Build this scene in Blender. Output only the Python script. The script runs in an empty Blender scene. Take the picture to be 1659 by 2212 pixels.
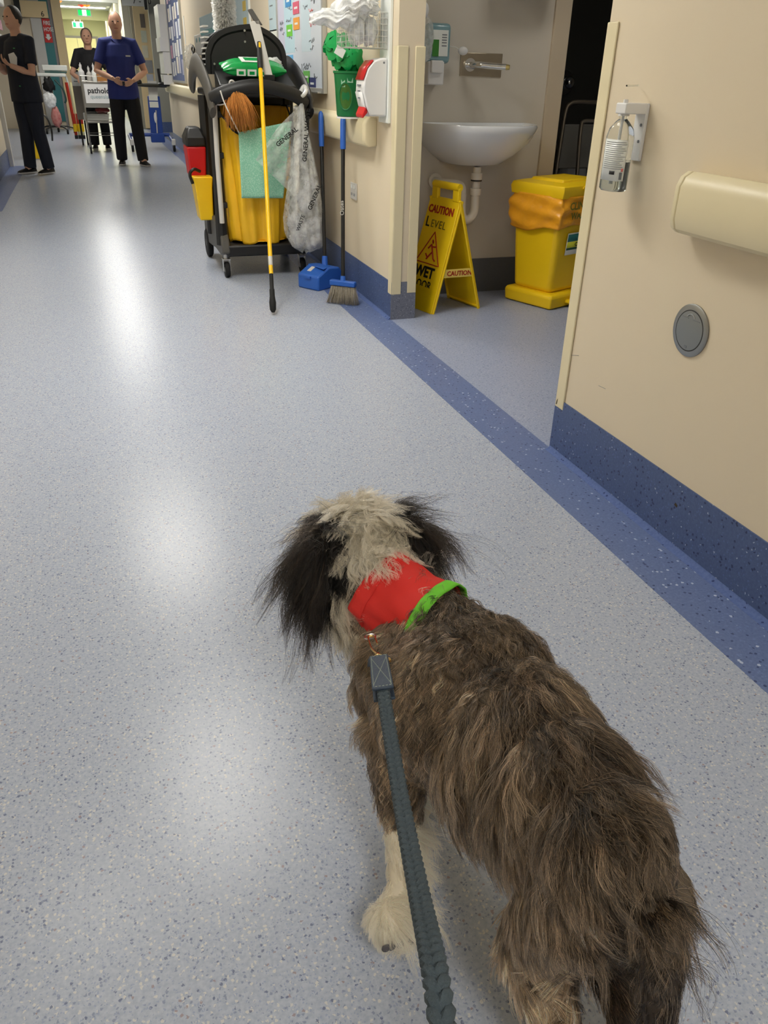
import bpy, bmesh, math, random
import numpy as np
from mathutils import Vector, Matrix, Euler
from mathutils.kdtree import KDTree
random.seed(7); np.random.seed(7)
S = bpy.context.scene
COL = S.collection
PI = math.pi

# ------------------------------------------------------------------ camera
W_, H_ = 1659.0, 2212.0
FPX, PITCH, ROLL, YAW, CAM_H = 1681.0, 29.26, 1.48, 19.51, 1.16
_p, _r, _y = map(math.radians, (PITCH, ROLL, YAW))
FWD = Vector((math.sin(_y)*math.cos(_p), math.cos(_y)*math.cos(_p), -math.sin(_p)))
_rt = Vector((math.cos(_y), -math.sin(_y), 0)); _up = _rt.cross(FWD)
RIGHT = math.cos(_r)*_rt + math.sin(_r)*_up
UP = -math.sin(_r)*_rt + math.cos(_r)*_up
EYE = Vector((0, 0, CAM_H))
cd = bpy.data.cameras.new('camera'); cam = bpy.data.objects.new('camera', cd); COL.objects.link(cam)
cd.sensor_fit = 'VERTICAL'; cd.sensor_height = 24.0; cd.sensor_width = 24.0*W_/H_
cd.lens = FPX/H_*24.0; cd.clip_start = 0.02; cd.clip_end = 200
cam.matrix_world = Matrix(((RIGHT.x, UP.x, -FWD.x, 0), (RIGHT.y, UP.y, -FWD.y, 0), (RIGHT.z, UP.z, -FWD.z, CAM_H), (0, 0, 0, 1)))
S.camera = cam

# ------------------------------------------------------------------ world + exposure
w = bpy.data.worlds.new('world'); S.world = w; w.use_nodes = True
w.node_tree.nodes['Background'].inputs[0].default_value = (0.9, 0.95, 1.0, 1)
w.node_tree.nodes['Background'].inputs[1].default_value = 0.05
S.view_settings.view_transform = 'Standard'; S.view_settings.look = 'None'
S.view_settings.gamma = 1.0; S.view_settings.use_curve_mapping = False
S.view_settings.exposure = 0.97
S.cycles.max_bounces = 7; S.cycles.diffuse_bounces = 4; S.cycles.glossy_bounces = 3; S.cycles.transmission_bounces = 6; S.cycles.transparent_max_bounces = 10
S.cycles.use_adaptive_sampling = True; S.cycles.adaptive_threshold = .03
PANEL_W = 11.0          # ceiling panel emission strength

def ray(px, py):
    return (FWD*FPX + RIGHT*(px-W_/2) + UP*(H_/2-py)).normalized()
def pz(px, py, z=0.0):
    d = ray(px, py); return EYE + d*((z-CAM_H)/d.z)
def py_(px, py, y):
    d = ray(px, py); return EYE + d*(y/d.y)
def px_(px, py, x):
    d = ray(px, py); return EYE + d*(x/d.x)
def pd(px, py, dist):
    return EYE + ray(px, py)*dist

# ------------------------------------------------------------------ materials
def lin(c):
    if isinstance(c, str):
        c = [int(c[i:i+2], 16)/255 for i in (0, 2, 4)]
    else:
        c = [x/255 for x in c]
    return tuple(x/12.92 if x <= .04045 else ((x+.055)/1.055)**2.4 for x in c)
_M = {}
def nd(nt, t, **kw):
    n = nt.nodes.new(t)
    for k, v in kw.items(): setattr(n, k, v)
    return n
def M(name, col=None, rough=.5, metal=0., spec=.5, var=.06, vscale=6., bump=0., bscale=60., trans=0., alpha=1., emit=0., coat=0., sss=0., ior=1.45, col2=None):
    """procedural principled material: colour with a little noise variation, optional bump"""
    if name in _M: return _M[name]
    m = bpy.data.materials.new(name); _M[name] = m; m.use_nodes = True
    nt = m.node_tree; b = nt.nodes['Principled BSDF']; L = nt.links
    c = lin(col)
    tc = nd(nt, 'ShaderNodeTexCoord')
    if var > 0:
        nz = nd(nt, 'ShaderNodeTexNoise'); nz.inputs['Scale'].default_value = vscale; nz.inputs['Detail'].default_value = 4
        L.new(tc.outputs['Object'], nz.inputs['Vector'])
        mx = nd(nt, 'ShaderNodeMix', data_type='RGBA')
        c2 = lin(col2) if col2 else tuple(min(1, x*(1+var*1.5)) for x in c)
        mx.inputs[6].default_value = (*(tuple(x*(1-var) for x in c) if not col2 else c), 1); mx.inputs[7].default_value = (*c2, 1)
        L.new(nz.outputs['Fac'], mx.inputs[0]); L.new(mx.outputs[2], b.inputs['Base Color'])
    else:
        b.inputs['Base Color'].default_value = (*c, 1)
    b.inputs['Roughness'].default_value = rough; b.inputs['Metallic'].default_value = metal
    b.inputs['Specular IOR Level'].default_value = spec; b.inputs['IOR'].default_value = ior
    b.inputs['Transmission Weight'].default_value = trans; b.inputs['Alpha'].default_value = alpha
    b.inputs['Coat Weight'].default_value = coat
    if sss: b.inputs['Subsurface Weight'].default_value = sss; b.inputs['Subsurface Radius'].default_value = (.01, .004, .002)
    if emit: b.inputs['Emission Color'].default_value = (*c, 1); b.inputs['Emission Strength'].default_value = emit
    if bump > 0:
        n2 = nd(nt, 'ShaderNodeTexNoise'); n2.inputs['Scale'].default_value = bscale; n2.inputs['Detail'].default_value = 3
        L.new(tc.outputs['Object'], n2.inputs['Vector'])
        bp = nd(nt, 'ShaderNodeBump'); bp.inputs['Strength'].default_value = bump; bp.inputs['Distance'].default_value = .01
        L.new(n2.outputs['Fac'], bp.inputs['Height']); L.new(bp.outputs['Normal'], b.inputs['Normal'])
    return m

def fleck_mat(name, base, base2, layers, rough=.3, bump=.03, spec=.5):
    """speckled vinyl: layers = (cell scale, share of cells, fleck radius, colour)"""
    m = bpy.data.materials.new(name); m.use_nodes = True; nt = m.node_tree; L = nt.links
    b = nt.nodes['Principled BSDF']; b.inputs['Roughness'].default_value = rough; b.inputs['Specular IOR Level'].default_value = spec
    tc = nd(nt, 'ShaderNodeTexCoord'); nz = nd(nt, 'ShaderNodeTexNoise'); nz.inputs['Scale'].default_value = 140; nz.inputs['Detail'].default_value = 2
    L.new(tc.outputs['Object'], nz.inputs['Vector'])
    mx = nd(nt, 'ShaderNodeMix', data_type='RGBA'); mx.inputs[6].default_value = (*lin(base), 1); mx.inputs[7].default_value = (*lin(base2), 1)
    rmp = nd(nt, 'ShaderNodeMapRange'); rmp.inputs[1].default_value = .35; rmp.inputs[2].default_value = .65
    L.new(nz.outputs['Fac'], rmp.inputs[0]); L.new(rmp.outputs[0], mx.inputs[0])
    cur = mx.outputs[2]
    # warp so that the flecks come out ragged
    wz = nd(nt, 'ShaderNodeTexNoise'); wz.inputs['Scale'].default_value = 260; L.new(tc.outputs['Object'], wz.inputs['Vector'])
    sc = nd(nt, 'ShaderNodeVectorMath', operation='SCALE'); sc.inputs['Scale'].default_value = .006; L.new(wz.outputs['Color'], sc.inputs[0])
    ad = nd(nt, 'ShaderNodeVectorMath', operation='ADD'); L.new(tc.outputs['Object'], ad.inputs[0]); L.new(sc.outputs[0], ad.inputs[1])
    for i, (scale, share, rad, colr) in enumerate(layers):
        of = nd(nt, 'ShaderNodeVectorMath', operation='ADD'); of.inputs[1].default_value = (i*3.17, i*1.31, i*.77); L.new(ad.outputs[0], of.inputs[0])
        v = nd(nt, 'ShaderNodeTexVoronoi'); v.inputs['Scale'].default_value = scale; L.new(of.outputs[0], v.inputs['Vector'])
        sp = nd(nt, 'ShaderNodeSeparateColor'); L.new(v.outputs['Color'], sp.inputs[0])
        g1 = nd(nt, 'ShaderNodeMath', operation='LESS_THAN'); g1.inputs[1].default_value = share; L.new(sp.outputs[0], g1.inputs[0])
        g2 = nd(nt, 'ShaderNodeMath', operation='LESS_THAN'); g2.inputs[1].default_value = rad; L.new(v.outputs['Distance'], g2.inputs[0])
        ml = nd(nt, 'ShaderNodeMath', operation='MULTIPLY'); L.new(g1.outputs[0], ml.inputs[0]); L.new(g2.outputs[0], ml.inputs[1])
        m2 = nd(nt, 'ShaderNodeMath', operation='MULTIPLY'); L.new(ml.outputs[0], m2.inputs[0]); m2.inputs[1].default_value = .85
        x = nd(nt, 'ShaderNodeMix', data_type='RGBA'); x.inputs[7].default_value = (*lin(colr), 1)
        L.new(m2.outputs[0], x.inputs[0]); L.new(cur, x.inputs[6]); cur = x.outputs[2]
    L.new(cur, b.inputs['Base Color'])
    n2 = nd(nt, 'ShaderNodeTexNoise'); n2.inputs['Scale'].default_value = 7; n2.inputs['Detail'].default_value = 3; L.new(tc.outputs['Object'], n2.inputs['Vector'])
    bp = nd(nt, 'ShaderNodeBump'); bp.inputs['Strength'].default_value = bump; bp.inputs['Distance'].default_value = .02
    L.new(n2.outputs['Fac'], bp.inputs['Height']); L.new(bp.outputs['Normal'], b.inputs['Normal'])
    return m

# ------------------------------------------------------------------ geometry collector
def V(*a): return Vector(a if len(a) > 1 else a[0])
def frame_of(d):
    d = d.normalized(); a = Vector((0, 0, 1)) if abs(d.z) < .92 else Vector((1, 0, 0))
    u = a.cross(d).normalized(); return u, d.cross(u).normalized(), d
class G:
    def __init__(s): s.v = []; s.f = []; s.u = []
    def add(s, vs, fs):
        o = len(s.v); s.v += [Vector(p) for p in vs]; s.f += [tuple(i+o for i in f) for f in fs]; return s
    def box(s, x0, x1, y0, y1, z0, z1):
        x0, x1 = min(x0, x1), max(x0, x1); y0, y1 = min(y0, y1), max(y0, y1); z0, z1 = min(z0, z1), max(z0, z1)
        return s.add([(x, y, z) for z in (z0, z1) for y in (y0, y1) for x in (x0, x1)],
                     [(0, 2, 3, 1), (4, 5, 7, 6), (0, 1, 5, 4), (2, 6, 7, 3), (0, 4, 6, 2), (1, 3, 7, 5)])
    def obox(s, c, size, R=None):
        R = R or Matrix.Identity(3); h = [x/2 for x in size]
        return s.add([Vector(c)+R@Vector((x*h[0], y*h[1], z*h[2])) for z in (-1, 1) for y in (-1, 1) for x in (-1, 1)],
                     [(0, 2, 3, 1), (4, 5, 7, 6), (0, 1, 5, 4), (2, 6, 7, 3), (0, 4, 6, 2), (1, 3, 7, 5)])
    def hexa(s, b, t):     # four bottom points, four top points
        return s.add(list(b)+list(t), [(3, 2, 1, 0), (4, 5, 6, 7), (0, 1, 5, 4), (1, 2, 6, 5), (2, 3, 7, 6), (3, 0, 4, 7)])
    def ring(s, c, u, v, ru, rv, n): return [c+u*(ru*math.cos(2*PI*i/n))+v*(rv*math.sin(2*PI*i/n)) for i in range(n)]
    def loft(s, rings, cap=True, closed=False):
        n = len(rings[0]); vs = [p for r in rings for p in r]; fs = []; m = len(rings)
        for j in range(m if closed else m-1):
            for i in range(n):
                a, b = j*n+i, j*n+(i+1) % n; c, d = ((j+1) % m)*n+(i+1) % n, ((j+1) % m)*n+i
                fs.append((a, b, c, d))
        if cap and not closed: fs += [tuple(range(n-1, -1, -1)), tuple((m-1)*n+i for i in range(n))]
        return s.add(vs, fs)
    def cyl(s, a, b, r0, r1=None, n=16, cap=True):
        a, b = Vector(a), Vector(b); r1 = r0 if r1 is None else r1; u, v, d = frame_of(b-a)
        return s.loft([s.ring(a, u, v, r0, r0, n), s.ring(b, u, v, r1, r1, n)], cap)
    def tube(s, pts, r, n=8, closed=False, flat=1.0, up=None):
        P = [Vector(p) for p in pts]; m = len(P); R = r if hasattr(r, '__len__') else [r]*m; rings = []; pu = None
        for i in range(m):
            if closed: d = P[(i+1) % m]-P[i-1]
            else: d = P[min(i+1, m-1)]-P[max(i-1, 0)]
            d.normalize()
            if up is not None: u = (Vector(up)-d*Vector(up).dot(d)).normalized()
            elif pu is None: u = frame_of(d)[0]
            else: u = (pu-d*pu.dot(d)).normalized()
            pu = u; v = d.cross(u); rings.append(s.ring(P[i], u, v, R[i], R[i]*flat, n))
        return s.loft(rings, True, closed)
    def lathe(s, prof, n=24, o=(0, 0, 0), R=None, sx=1, sy=1, cap=True):
        R = R or Matrix.Identity(3); o = Vector(o)
        return s.loft([[o+R@Vector((r*sx*math.cos(2*PI*i/n), r*sy*math.sin(2*PI*i/n), z)) for i in range(n)] for r, z in prof], cap)
    def ell(s, c, r, nu=16, nv=10, R=None):
        prof = [(math.sin(PI*j/nv), -math.cos(PI*j/nv)) for j in range(nv+1)]
        prof[0] = (1e-4, -1); prof[-1] = (1e-4, 1); R = R or Matrix.Identity(3); c = Vector(c)
        return s.loft([[c+R@Vector((rr*r[0]*math.cos(2*PI*i/nu), rr*r[1]*math.sin(2*PI*i/nu), z*r[2])) for i in range(nu)] for rr, z in prof])
    def prism(s, poly, o, U, Vv, depth):
        o, U, Vv = Vector(o), Vector(U), Vector(Vv); Wv = U.cross(Vv).normalized()*depth; n = len(poly)
        a = [o+U*p[0]+Vv*p[1] for p in poly]
        return s.add(a+[p+Wv for p in a], [tuple(range(n-1, -1, -1)), tuple(range(n, 2*n))]+[(i, (i+1) % n, n+(i+1) % n, n+i) for i in range(n)])
    def sheet(s, fn, nu, nv, closed_u=False):
        vs = [fn(i/(nu if closed_u else nu-1), j/(nv-1)) for j in range(nv) for i in range(nu)]; fs = []
        for j in range(nv-1):
            for i in range(nu if closed_u else nu-1):
                k = (i+1) % nu; fs.append((j*nu+i, j*nu+k, (j+1)*nu+k, (j+1)*nu+i))
        return s.add(vs, fs)
    def build(s, name, mat, parent=None, bevel=0., bseg=2, smooth=None, sub=0, solid=0., world=True, angle=35):
        me = bpy.data.meshes.new(name)
        off = Vector((0, 0, 0)); Rm = None
        if parent is not None and world:
            inv = wmat(parent).inverted(); vs = [inv@p for p in s.v]
        else: vs = s.v
        me.from_pydata([tuple(p) for p in vs], [], s.f); me.validate()
        bm = bmesh.new(); bm.from_mesh(me); bmesh.ops.recalc_face_normals(bm, faces=bm.faces); bm.to_mesh(me); bm.free()
        if mat: me.materials.append(mat)
        o = bpy.data.objects.new(name, me); COL.objects.link(o)
        if parent is not None: o.parent = parent
        if solid: md = o.modifiers.new('solid', 'SOLIDIFY'); md.thickness = solid; md.offset = 0
        if bevel: md = o.modifiers.new('bevel', 'BEVEL'); md.width = bevel; md.segments = bseg; md.limit_method = 'ANGLE'; md.angle_limit = math.radians(40)
        if sub: md = o.modifiers.new('sub', 'SUBSURF'); md.levels = sub; md.render_levels = sub
        if smooth is None: smooth = True
        if smooth:
            me.shade_smooth()
            if not sub and angle < 180: me.set_sharp_from_angle(angle=math.radians(angle))
        return o
def wmat(o):
    m = Matrix.LocRotScale(o.location, o.rotation_euler, o.scale)
    return (wmat(o.parent) @ m) if o.parent else m
def tag(o, label=None, cat=None, group=None, kind=None):
    if label: o['label'] = label
    if cat: o['category'] = cat
    if group: o['group'] = group
    if kind: o['kind'] = kind
    return o
def thing(name, label, cat, loc=(0, 0, 0), rz=0., group=None):
    o = bpy.data.objects.new(name, None); COL.objects.link(o); o.location = loc; o.rotation_euler = (0, 0, rz); o.empty_display_size = .05
    return tag(o, label, cat, group)
def struct(g, name, mat, label=None, cat=None, **kw):
    return tag(g.build(name, mat, **kw), label, cat, kind='structure')
def text(s, name, mat, parent, o, U, Vv, size, ext=.0006, bold=0., align='LEFT', sx=1., shear=0., space=1.):
    """flat lettering: o = baseline start, U = reading direction, Vv = up"""
    c = bpy.data.curves.new(name, 'FONT'); c.body = s; c.size = size; c.extrude = ext; c.offset = bold; c.align_x = align; c.shear = shear; c.space_character = space
    c.resolution_u = 2; c.materials.append(mat)
    tmp = bpy.data.objects.new(name, c); COL.objects.link(tmp)
    me = bpy.data.meshes.new_from_object(tmp.evaluated_get(bpy.context.evaluated_depsgraph_get())); bpy.data.objects.remove(tmp); me.name = name
    ob = bpy.data.objects.new(name, me); COL.objects.link(ob)
    if not me.materials: me.materials.append(mat)
    U = Vector(U).normalized(); Vv = (Vector(Vv)-U*Vector(Vv).dot(U)).normalized(); N = U.cross(Vv)
    m = Matrix(((U.x*sx, Vv.x, N.x, o[0]), (U.y*sx, Vv.y, N.y, o[1]), (U.z*sx, Vv.z, N.z, o[2]), (0, 0, 0, 1)))
    if parent is not None: m = wmat(parent).inverted() @ m; ob.parent = parent
    me.transform(m)
    return ob
def copy_tree(o, parent=None):
    c = o.copy(); COL.objects.link(c); c.parent = parent
    for ch in [x for x in o.children]: copy_tree(ch, c)
    return c
def spline(pts, n=8):
    """Catmull-Rom through the points"""
    P = [Vector(p) for p in pts]; P = [2*P[0]-P[1]]+P+[2*P[-1]-P[-2]]; out = []
    for i in range(1, len(P)-2):
        for k in range(n):
            t = k/n; a, b, c, d = P[i-1:i+3]
            out.append(.5*((2*b)+(c-a)*t+(2*a-5*b+4*c-d)*t*t+(3*b-a-3*c+d)*t**3))
    out.append(P[-2]); return out
# ================================================================== room shell
XW, XL = 1.42, -1.05            # right and left wall faces
YE, YN = 2.225, 3.975           # doorway opening in the right wall: near wall ends / far wall starts
YA = 4.455                      # back wall of the basin bay
YEND, CEIL = 33.0, 2.62
m_wall = M('wall_paint_cream', (222, 208, 182), .55, var=.02, vscale=2, bump=.02, bscale=220)
m_wall2 = M('bay_wall_paint', (205, 198, 186), .55, var=.02, vscale=2, bump=.02, bscale=220)
m_trim = M('corner_guard_vinyl', (226, 214, 178), .4, var=.02)
m_ceil = M('ceiling_tile', (205, 208, 206), .8, var=.03)
m_floor = fleck_mat('speckled_floor_vinyl', (177, 184, 198), (163, 171, 188), [
    (190, .20, .40, (132, 142, 166)), (165, .22, .40, (204, 203, 198)), (150, .09, .36, (104, 112, 140)), (140, .04, .34, (152, 136, 138)), (260, .25, .42, (150, 160, 186))], rough=.27, bump=.012, spec=.26)
m_blue = fleck_mat('blue_border_vinyl', (106, 122, 164), (96, 112, 154), [
    (90, .06, .36, (190, 200, 220)), (100, .1, .38, (46, 58, 100)), (140, .15, .4, (112, 130, 176))], rough=.36, bump=.012)
m_cove = fleck_mat('cove_vinyl', (92, 110, 158), (84, 102, 150), [(100, .1, .38, (46, 58, 100))], rough=.7, bump=.012, spec=.15)
m_skirt = fleck_mat('blue_skirting_vinyl', (80, 97, 138), (72, 89, 130), [
    (90, .05, .36, (180, 190, 215)), (100, .1, .38, (34, 44, 84)), (140, .15, .4, (88, 108, 158))], rough=.4, bump=.012)
m_gskirt = fleck_mat('grey_skirting_vinyl', (120, 124, 138), (108, 112, 128), [(120, .2, .4, (88, 92, 110)), (140, .15, .4, (150, 154, 168))], rough=.45, bump=.012)
m_bayfloor = fleck_mat('bay_floor_vinyl', (160, 168, 190), (142, 152, 178), [(120, .2, .4, (112, 122, 152)), (130, .15, .4, (180, 184, 194))], rough=.4, bump=.012)

# floor: corridor vinyl, blue borders, bay vinyl
fl = struct(G().box(-3.0, XW-.185, -5, YEND, -.05, 0), 'floor', m_floor, 'speckled pale blue vinyl corridor floor', 'floor')
G().box(XW-.185, XW, -5, YEND, -.05, .0004).build('border_strip', m_blue, fl)
G().box(XW, 5.0, YE-.02, 8.0, -.05, 0).build('bay_floor', m_bayfloor, fl)
G().box(XL, XL+.2, 8.28, 12.3, -.02, .0008).build('border_strip', m_blue, fl)
G().box(-3, -.62, 20, 20.2, -.02, .0008).build('border_strip', m_blue, fl)
# weld seam at the corner of floor and skirting
m_weld = M('weld_rod', (120, 140, 185), .35, var=.03)
for y0, y1 in ((-5, YE), (YN, 15.8)):
    g = G(); g.prism([(0, 0), (-.022, 0), (-.012, .004), (-.004, .012), (0, .022)], (XW-.0005, y0, .0004), (1, 0, 0), (0, 0, 1), -(y1-y0))
    g.build('cove', m_cove, fl)

ce = struct(G().box(-3.0, 5.0, -5, YEND, CEIL, CEIL+.05), 'ceiling', m_ceil, 'pale grey corridor ceiling', 'ceiling')
for i in range(0, 32):
    G().box(-3, 5, -4.4+1.2*i, -4.385+1.2*i, CEIL-.004, CEIL).build('ceiling_joint', M('ceiling_joint_grey', (150, 152, 150), .8, var=0), ce)

# right wall, near piece
wn = struct(G().box(XW, XW+.13, -5, YE, 0, CEIL), 'wall_right', m_wall, 'cream corridor wall beside the dog', 'wall')
struct(G().box(XW-.004, XW+.134, -5, YE+.004, 0, .195), 'baseboard_right', m_skirt, 'blue speckled vinyl skirting of the near wall', 'skirting')
# right wall, far piece
wf = struct(G().box(XW, XW+.13, YN, 15.8, 0, CEIL), 'wall_right_far', m_wall, 'cream corridor wall behind the cleaning trolley', 'wall')
bs = struct(G().box(XW-.004, XW+.13, YN+.002, 15.8, 0, .2), 'baseboard_right_far', m_skirt, 'blue speckled vinyl skirting below the noticeboards', 'skirting')
G().box(XW-.004, XW+.136, YN-.004, YN+.004, 0, .2).build('end_piece', m_gskirt, bs)
# header over the opening
struct(G().box(XW, XW+.13, YE, YN, 2.3, CEIL), 'wall_header', m_wall, 'cream wall over the bay opening', 'wall')
# corner guards
def guard(y, sgn, z0, z1, n, label):
    g = G(); t = .006
    # on the corridor face, round the end, on the end face
    prof = [(XW-t, y-sgn*.05), (XW-t, y+sgn*(t*.2)), (XW-t*.2, y+sgn*t), (XW+.05, y+sgn*t), (XW+.05, y), (XW, y), (XW, y-sgn*.05)]
    g.prism([(p[0], p[1]) for p in prof], (0, 0, z0), (1, 0, 0), (0, 1, 0), z1-z0)
    return tag(g.build(n, m_trim, bevel=.003), label, 'corner guard', kind='structure')
guard(YE, 1, .165, 1.305, 'trim_1', 'pale vinyl corner guard with a chipped foot on the near wall end')
guard(YN, -1, .135, 1.285, 'trim_2', 'pale vinyl corner guard on the corridor side of the wall end')
g = G(); t = .006; x1 = XW+.13
g.prism([(x1-.045, YN-t), (x1+t, YN-t), (x1+t, YN+.05), (x1, YN+.05), (x1, YN), (x1-.045, YN)], (0, 0, .14), (1, 0, 0), (0, 1, 0), 1.145)
tag(g.build('trim_3', m_trim, bevel=.003), 'pale vinyl corner guard on the basin side of the wall end', 'corner guard', kind='structure')
# chipped dark mark at the near guard's foot
G().prism([(0, 0), (.006, .004), (.008, .024), (.003, .016)], (XW-.0068, YE-.004, .172), (0, -1, 0), (0, 0, 1), -.001).build('scuff', M('scuff_dark', (70, 60, 45), .8, var=0), wn)
G().prism([(0, 0), (.012, -.004), (.014, .003), (.004, .008)], (XW-.0046, 1.55, .125), (0, -1, 0), (0, 0, 1), -.001).build('scuff', M('scuff_dark'), bpy.data.objects['baseboard_right'])

# basin bay: back wall, doorway to a dark room
XD = py_(1163, 340, YA).x          # left edge of the door frame
wb = struct(G().box(XW+.13, XD+.02, YA, YA+.1, 0, CEIL), 'wall_back', m_wall2, 'pale wall behind the hand basin', 'wall')
struct(G().box(XW+.13, XD, YA-.006, YA, 0, .2), 'baseboard_back', M('bay_skirting', (92, 94, 100), .5, var=.1, vscale=60), 'dark grey vinyl skirting below the hand basin', 'skirting')
struct(G().box(XD, XD+.1, YA-.016, YA+.11, 0, CEIL), 'trim_4', M('door_frame_paint', (196, 182, 160), .45, var=.02), 'beige painted door frame beside the basin wall', 'door frame', bevel=.003)
struct(G().box(XD+1.15, 5.0, YA, YA+.1, 0, CEIL), 'wall_back_right', m_wall2, 'bay wall beyond the dark doorway', 'wall')
struct(G().box(4.95, 5.05, YE, 8, 0, CEIL), 'wall_bay_side', m_wall2, 'far side wall of the basin bay', 'wall')
struct(G().box(XW+.13, 5.0, YE-.1, YE, 0, CEIL), 'wall_bay_near', m_wall2, 'near side wall of the basin bay', 'wall')
m_dark = M('shaded_room_paint', (74, 72, 68), .7, var=.05)  # grey walls; the unlit room's shade is put into this dark colour
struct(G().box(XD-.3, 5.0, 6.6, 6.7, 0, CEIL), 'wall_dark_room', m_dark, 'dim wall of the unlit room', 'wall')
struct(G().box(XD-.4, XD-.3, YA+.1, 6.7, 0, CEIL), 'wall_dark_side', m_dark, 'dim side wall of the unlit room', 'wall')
struct(G().box(XD-.3, 5.0, 6.59, 6.6, 0, .5), 'wall_dark_tile', M('shaded_room_tile', (96, 95, 92), .5, var=.04), 'dim lower wall of the unlit room', 'wall')  # lower wall colour carries the room's shade too

# left wall and the far bays
wl = struct(G().box(XL-.12, XL, 8.28, 12.2, 0, CEIL), 'wall_left', m_wall, 'cream corridor wall behind the person in navy', 'wall')
struct(G().box(XL-.12, XL+.004, 8.28, 12.206, 0, .21), 'baseboard_left', m_skirt, 'blue skirting of the left wall', 'skirting')
struct(G().box(XL-.12, XL, -5, 6.4, 0, CEIL), 'wall_left_near', m_wall, 'cream corridor wall opposite the bay', 'wall')
struct(G().box(-3.1, -3.0, -5, 20.2, 0, CEIL), 'wall_left_outer', m_wall, 'outer wall of the side bays', 'wall')
struct(G().box(-3.1, 5.1, -5.1, -5, 0, CEIL), 'wall_rear', m_wall, 'cream wall closing the corridor', 'wall')
# ================================================================== ceiling lights
m_panel = M('panel_diffuser', (255, 252, 244), .5, var=0, emit=PANEL_W)
m_tube = M('far_panel_diffuser', (255, 250, 225), .5, var=0, emit=PANEL_W*.9)
m_pframe = M('panel_frame_white', (230, 230, 228), .4, var=.02)
def panel(x, y, sx, sy, lab, mat=None):
    t = thing('ceiling_light', lab, 'ceiling light', (x, y, CEIL-.02), 0, 'ceiling light panels')
    g = G()
    for a, b, c, d in ((-sx, sx, -sy, -sy+.03), (-sx, sx, sy-.03, sy), (-sx, -sx+.03, -sy+.03, sy-.03), (sx-.03, sx, -sy+.03, sy-.03)):
        g.box(a/2 if abs(a) == sx else a-sx/2*(1 if a > 0 else -1), b/2 if abs(b) == sx else b-sx/2*(1 if b > 0 else -1), c/2 if abs(c) == sy else c-sy/2*(1 if c > 0 else -1), d/2 if abs(d) == sy else d-sy/2*(1 if d > 0 else -1), -.002, .02)
    g.build('frame', m_pframe, t, world=False)
    G().box(-sx/2+.03, sx/2-.03, -sy/2+.03, sy/2-.03, .0, .012).build('diffuser', mat or m_panel, t, world=False)
    return t
for y, wh in ((-1.4, 'before the closed corridor end'), (3.45, 'beside the hand basin opening'), (6.15, 'over the cleaning trolley'), (12.7, 'over the person in royal blue'), (17.0, 'over the observation stand'), (20.9, 'between the hanging number sign and the exit sign')):
    panel(.22, y, .62, 1.22, 'long white panel light in the ceiling '+wh)
for y, wh in ((24.0, 'just past the near exit sign'), (26.4, 'in front of the pale bulkhead'), (28.7, 'beside the smaller exit sign'), (31.2, 'right before the yellow doors')):
    panel(.3, y, 1.25, .62, 'crosswise white panel light in the ceiling '+wh, m_tube)
panel(-.5, 2.75, .4, .4, 'small square panel light beside the long ceiling panels')
panel(2.5, 3.3, .6, .6, 'added dim square fill panel brightening the hand basin bay', M('bay_fill_diffuser', (255, 250, 240), .5, var=0, emit=PANEL_W*.4))  # unseen panel, added to brighten the basin bay
# ================================================================== dog
def fuse(g, voxel, smooth_it, name):
    """remesh overlapping shapes into one continuous surface; returns verts, triangles, normals"""
    me = bpy.data.meshes.new(name+'_tmp'); me.from_pydata([tuple(p) for p in g.v], [], g.f)
    bm = bmesh.new(); bm.from_mesh(me); bmesh.ops.recalc_face_normals(bm, faces=bm.faces); bm.to_mesh(me); bm.free()
    o = bpy.data.objects.new(name+'_tmp', me); COL.objects.link(o)
    r = o.modifiers.new('r', 'REMESH'); r.mode = 'VOXEL'; r.voxel_size = voxel
    s_ = o.modifiers.new('s', 'SMOOTH'); s_.factor = .5; s_.iterations = smooth_it
    dg = bpy.context.evaluated_depsgraph_get(); out = bpy.data.meshes.new_from_object(o.evaluated_get(dg))
    bpy.data.objects.remove(o); out.name = name; return out

DOG = thing('dog', 'shaggy grey brown dog with cream head stripe and black ears, standing on a lead', 'dog', (.42, .6, 0))
SP = np.array([(.432, .45, .395), (.442, .56, .385), (.425, .68, .365), (.398, .80, .375)])      # spine stations (body axis)
g = G()
g.ell((.436, .468, .385), (.086, .088, .103)); g.ell((.436, .56, .378), (.100, .13, .104))
g.ell((.428, .67, .36), (.118, .14, .126)); g.ell((.405, .775, .365), (.138, .115, .132)); g.ell((.395, .85, .345), (.100, .085, .105)); g.ell((.345, .855, .36), (.082, .075, .100))
g.tube([(.40, .80, .40), (.392, .87, .425), (.365, .93, .445), (.335, .985, .46), (.335, 1.03, .47)], [.088, .070, .058, .058, .055], 14)
g.ell((.338, 1.055, .478), (.064, .075, .060)); g.ell((.318, 1.12, .455), (.045, .06, .042)); g.ell((.306, 1.16, .437), (.030, .05, .028))
g.ell((.312, 1.0, .425), (.050, .045, .050)); g.ell((.335, .95, .385), (.06, .055, .055))
# ears: flat flaps hanging from the sides of the skull
g.tube([(.295, 1.05, .515), (.268, 1.045, .515), (.245, 1.03, .48), (.232, 1.012, .42)], [.02, .03, .036, .02], 10, flat=.4)
g.tube([(.380, 1.06, .517), (.408, 1.060, .515), (.434, 1.046, .478), (.446, 1.022, .42)], [.02, .03, .036, .02], 10, flat=.4)
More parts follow.
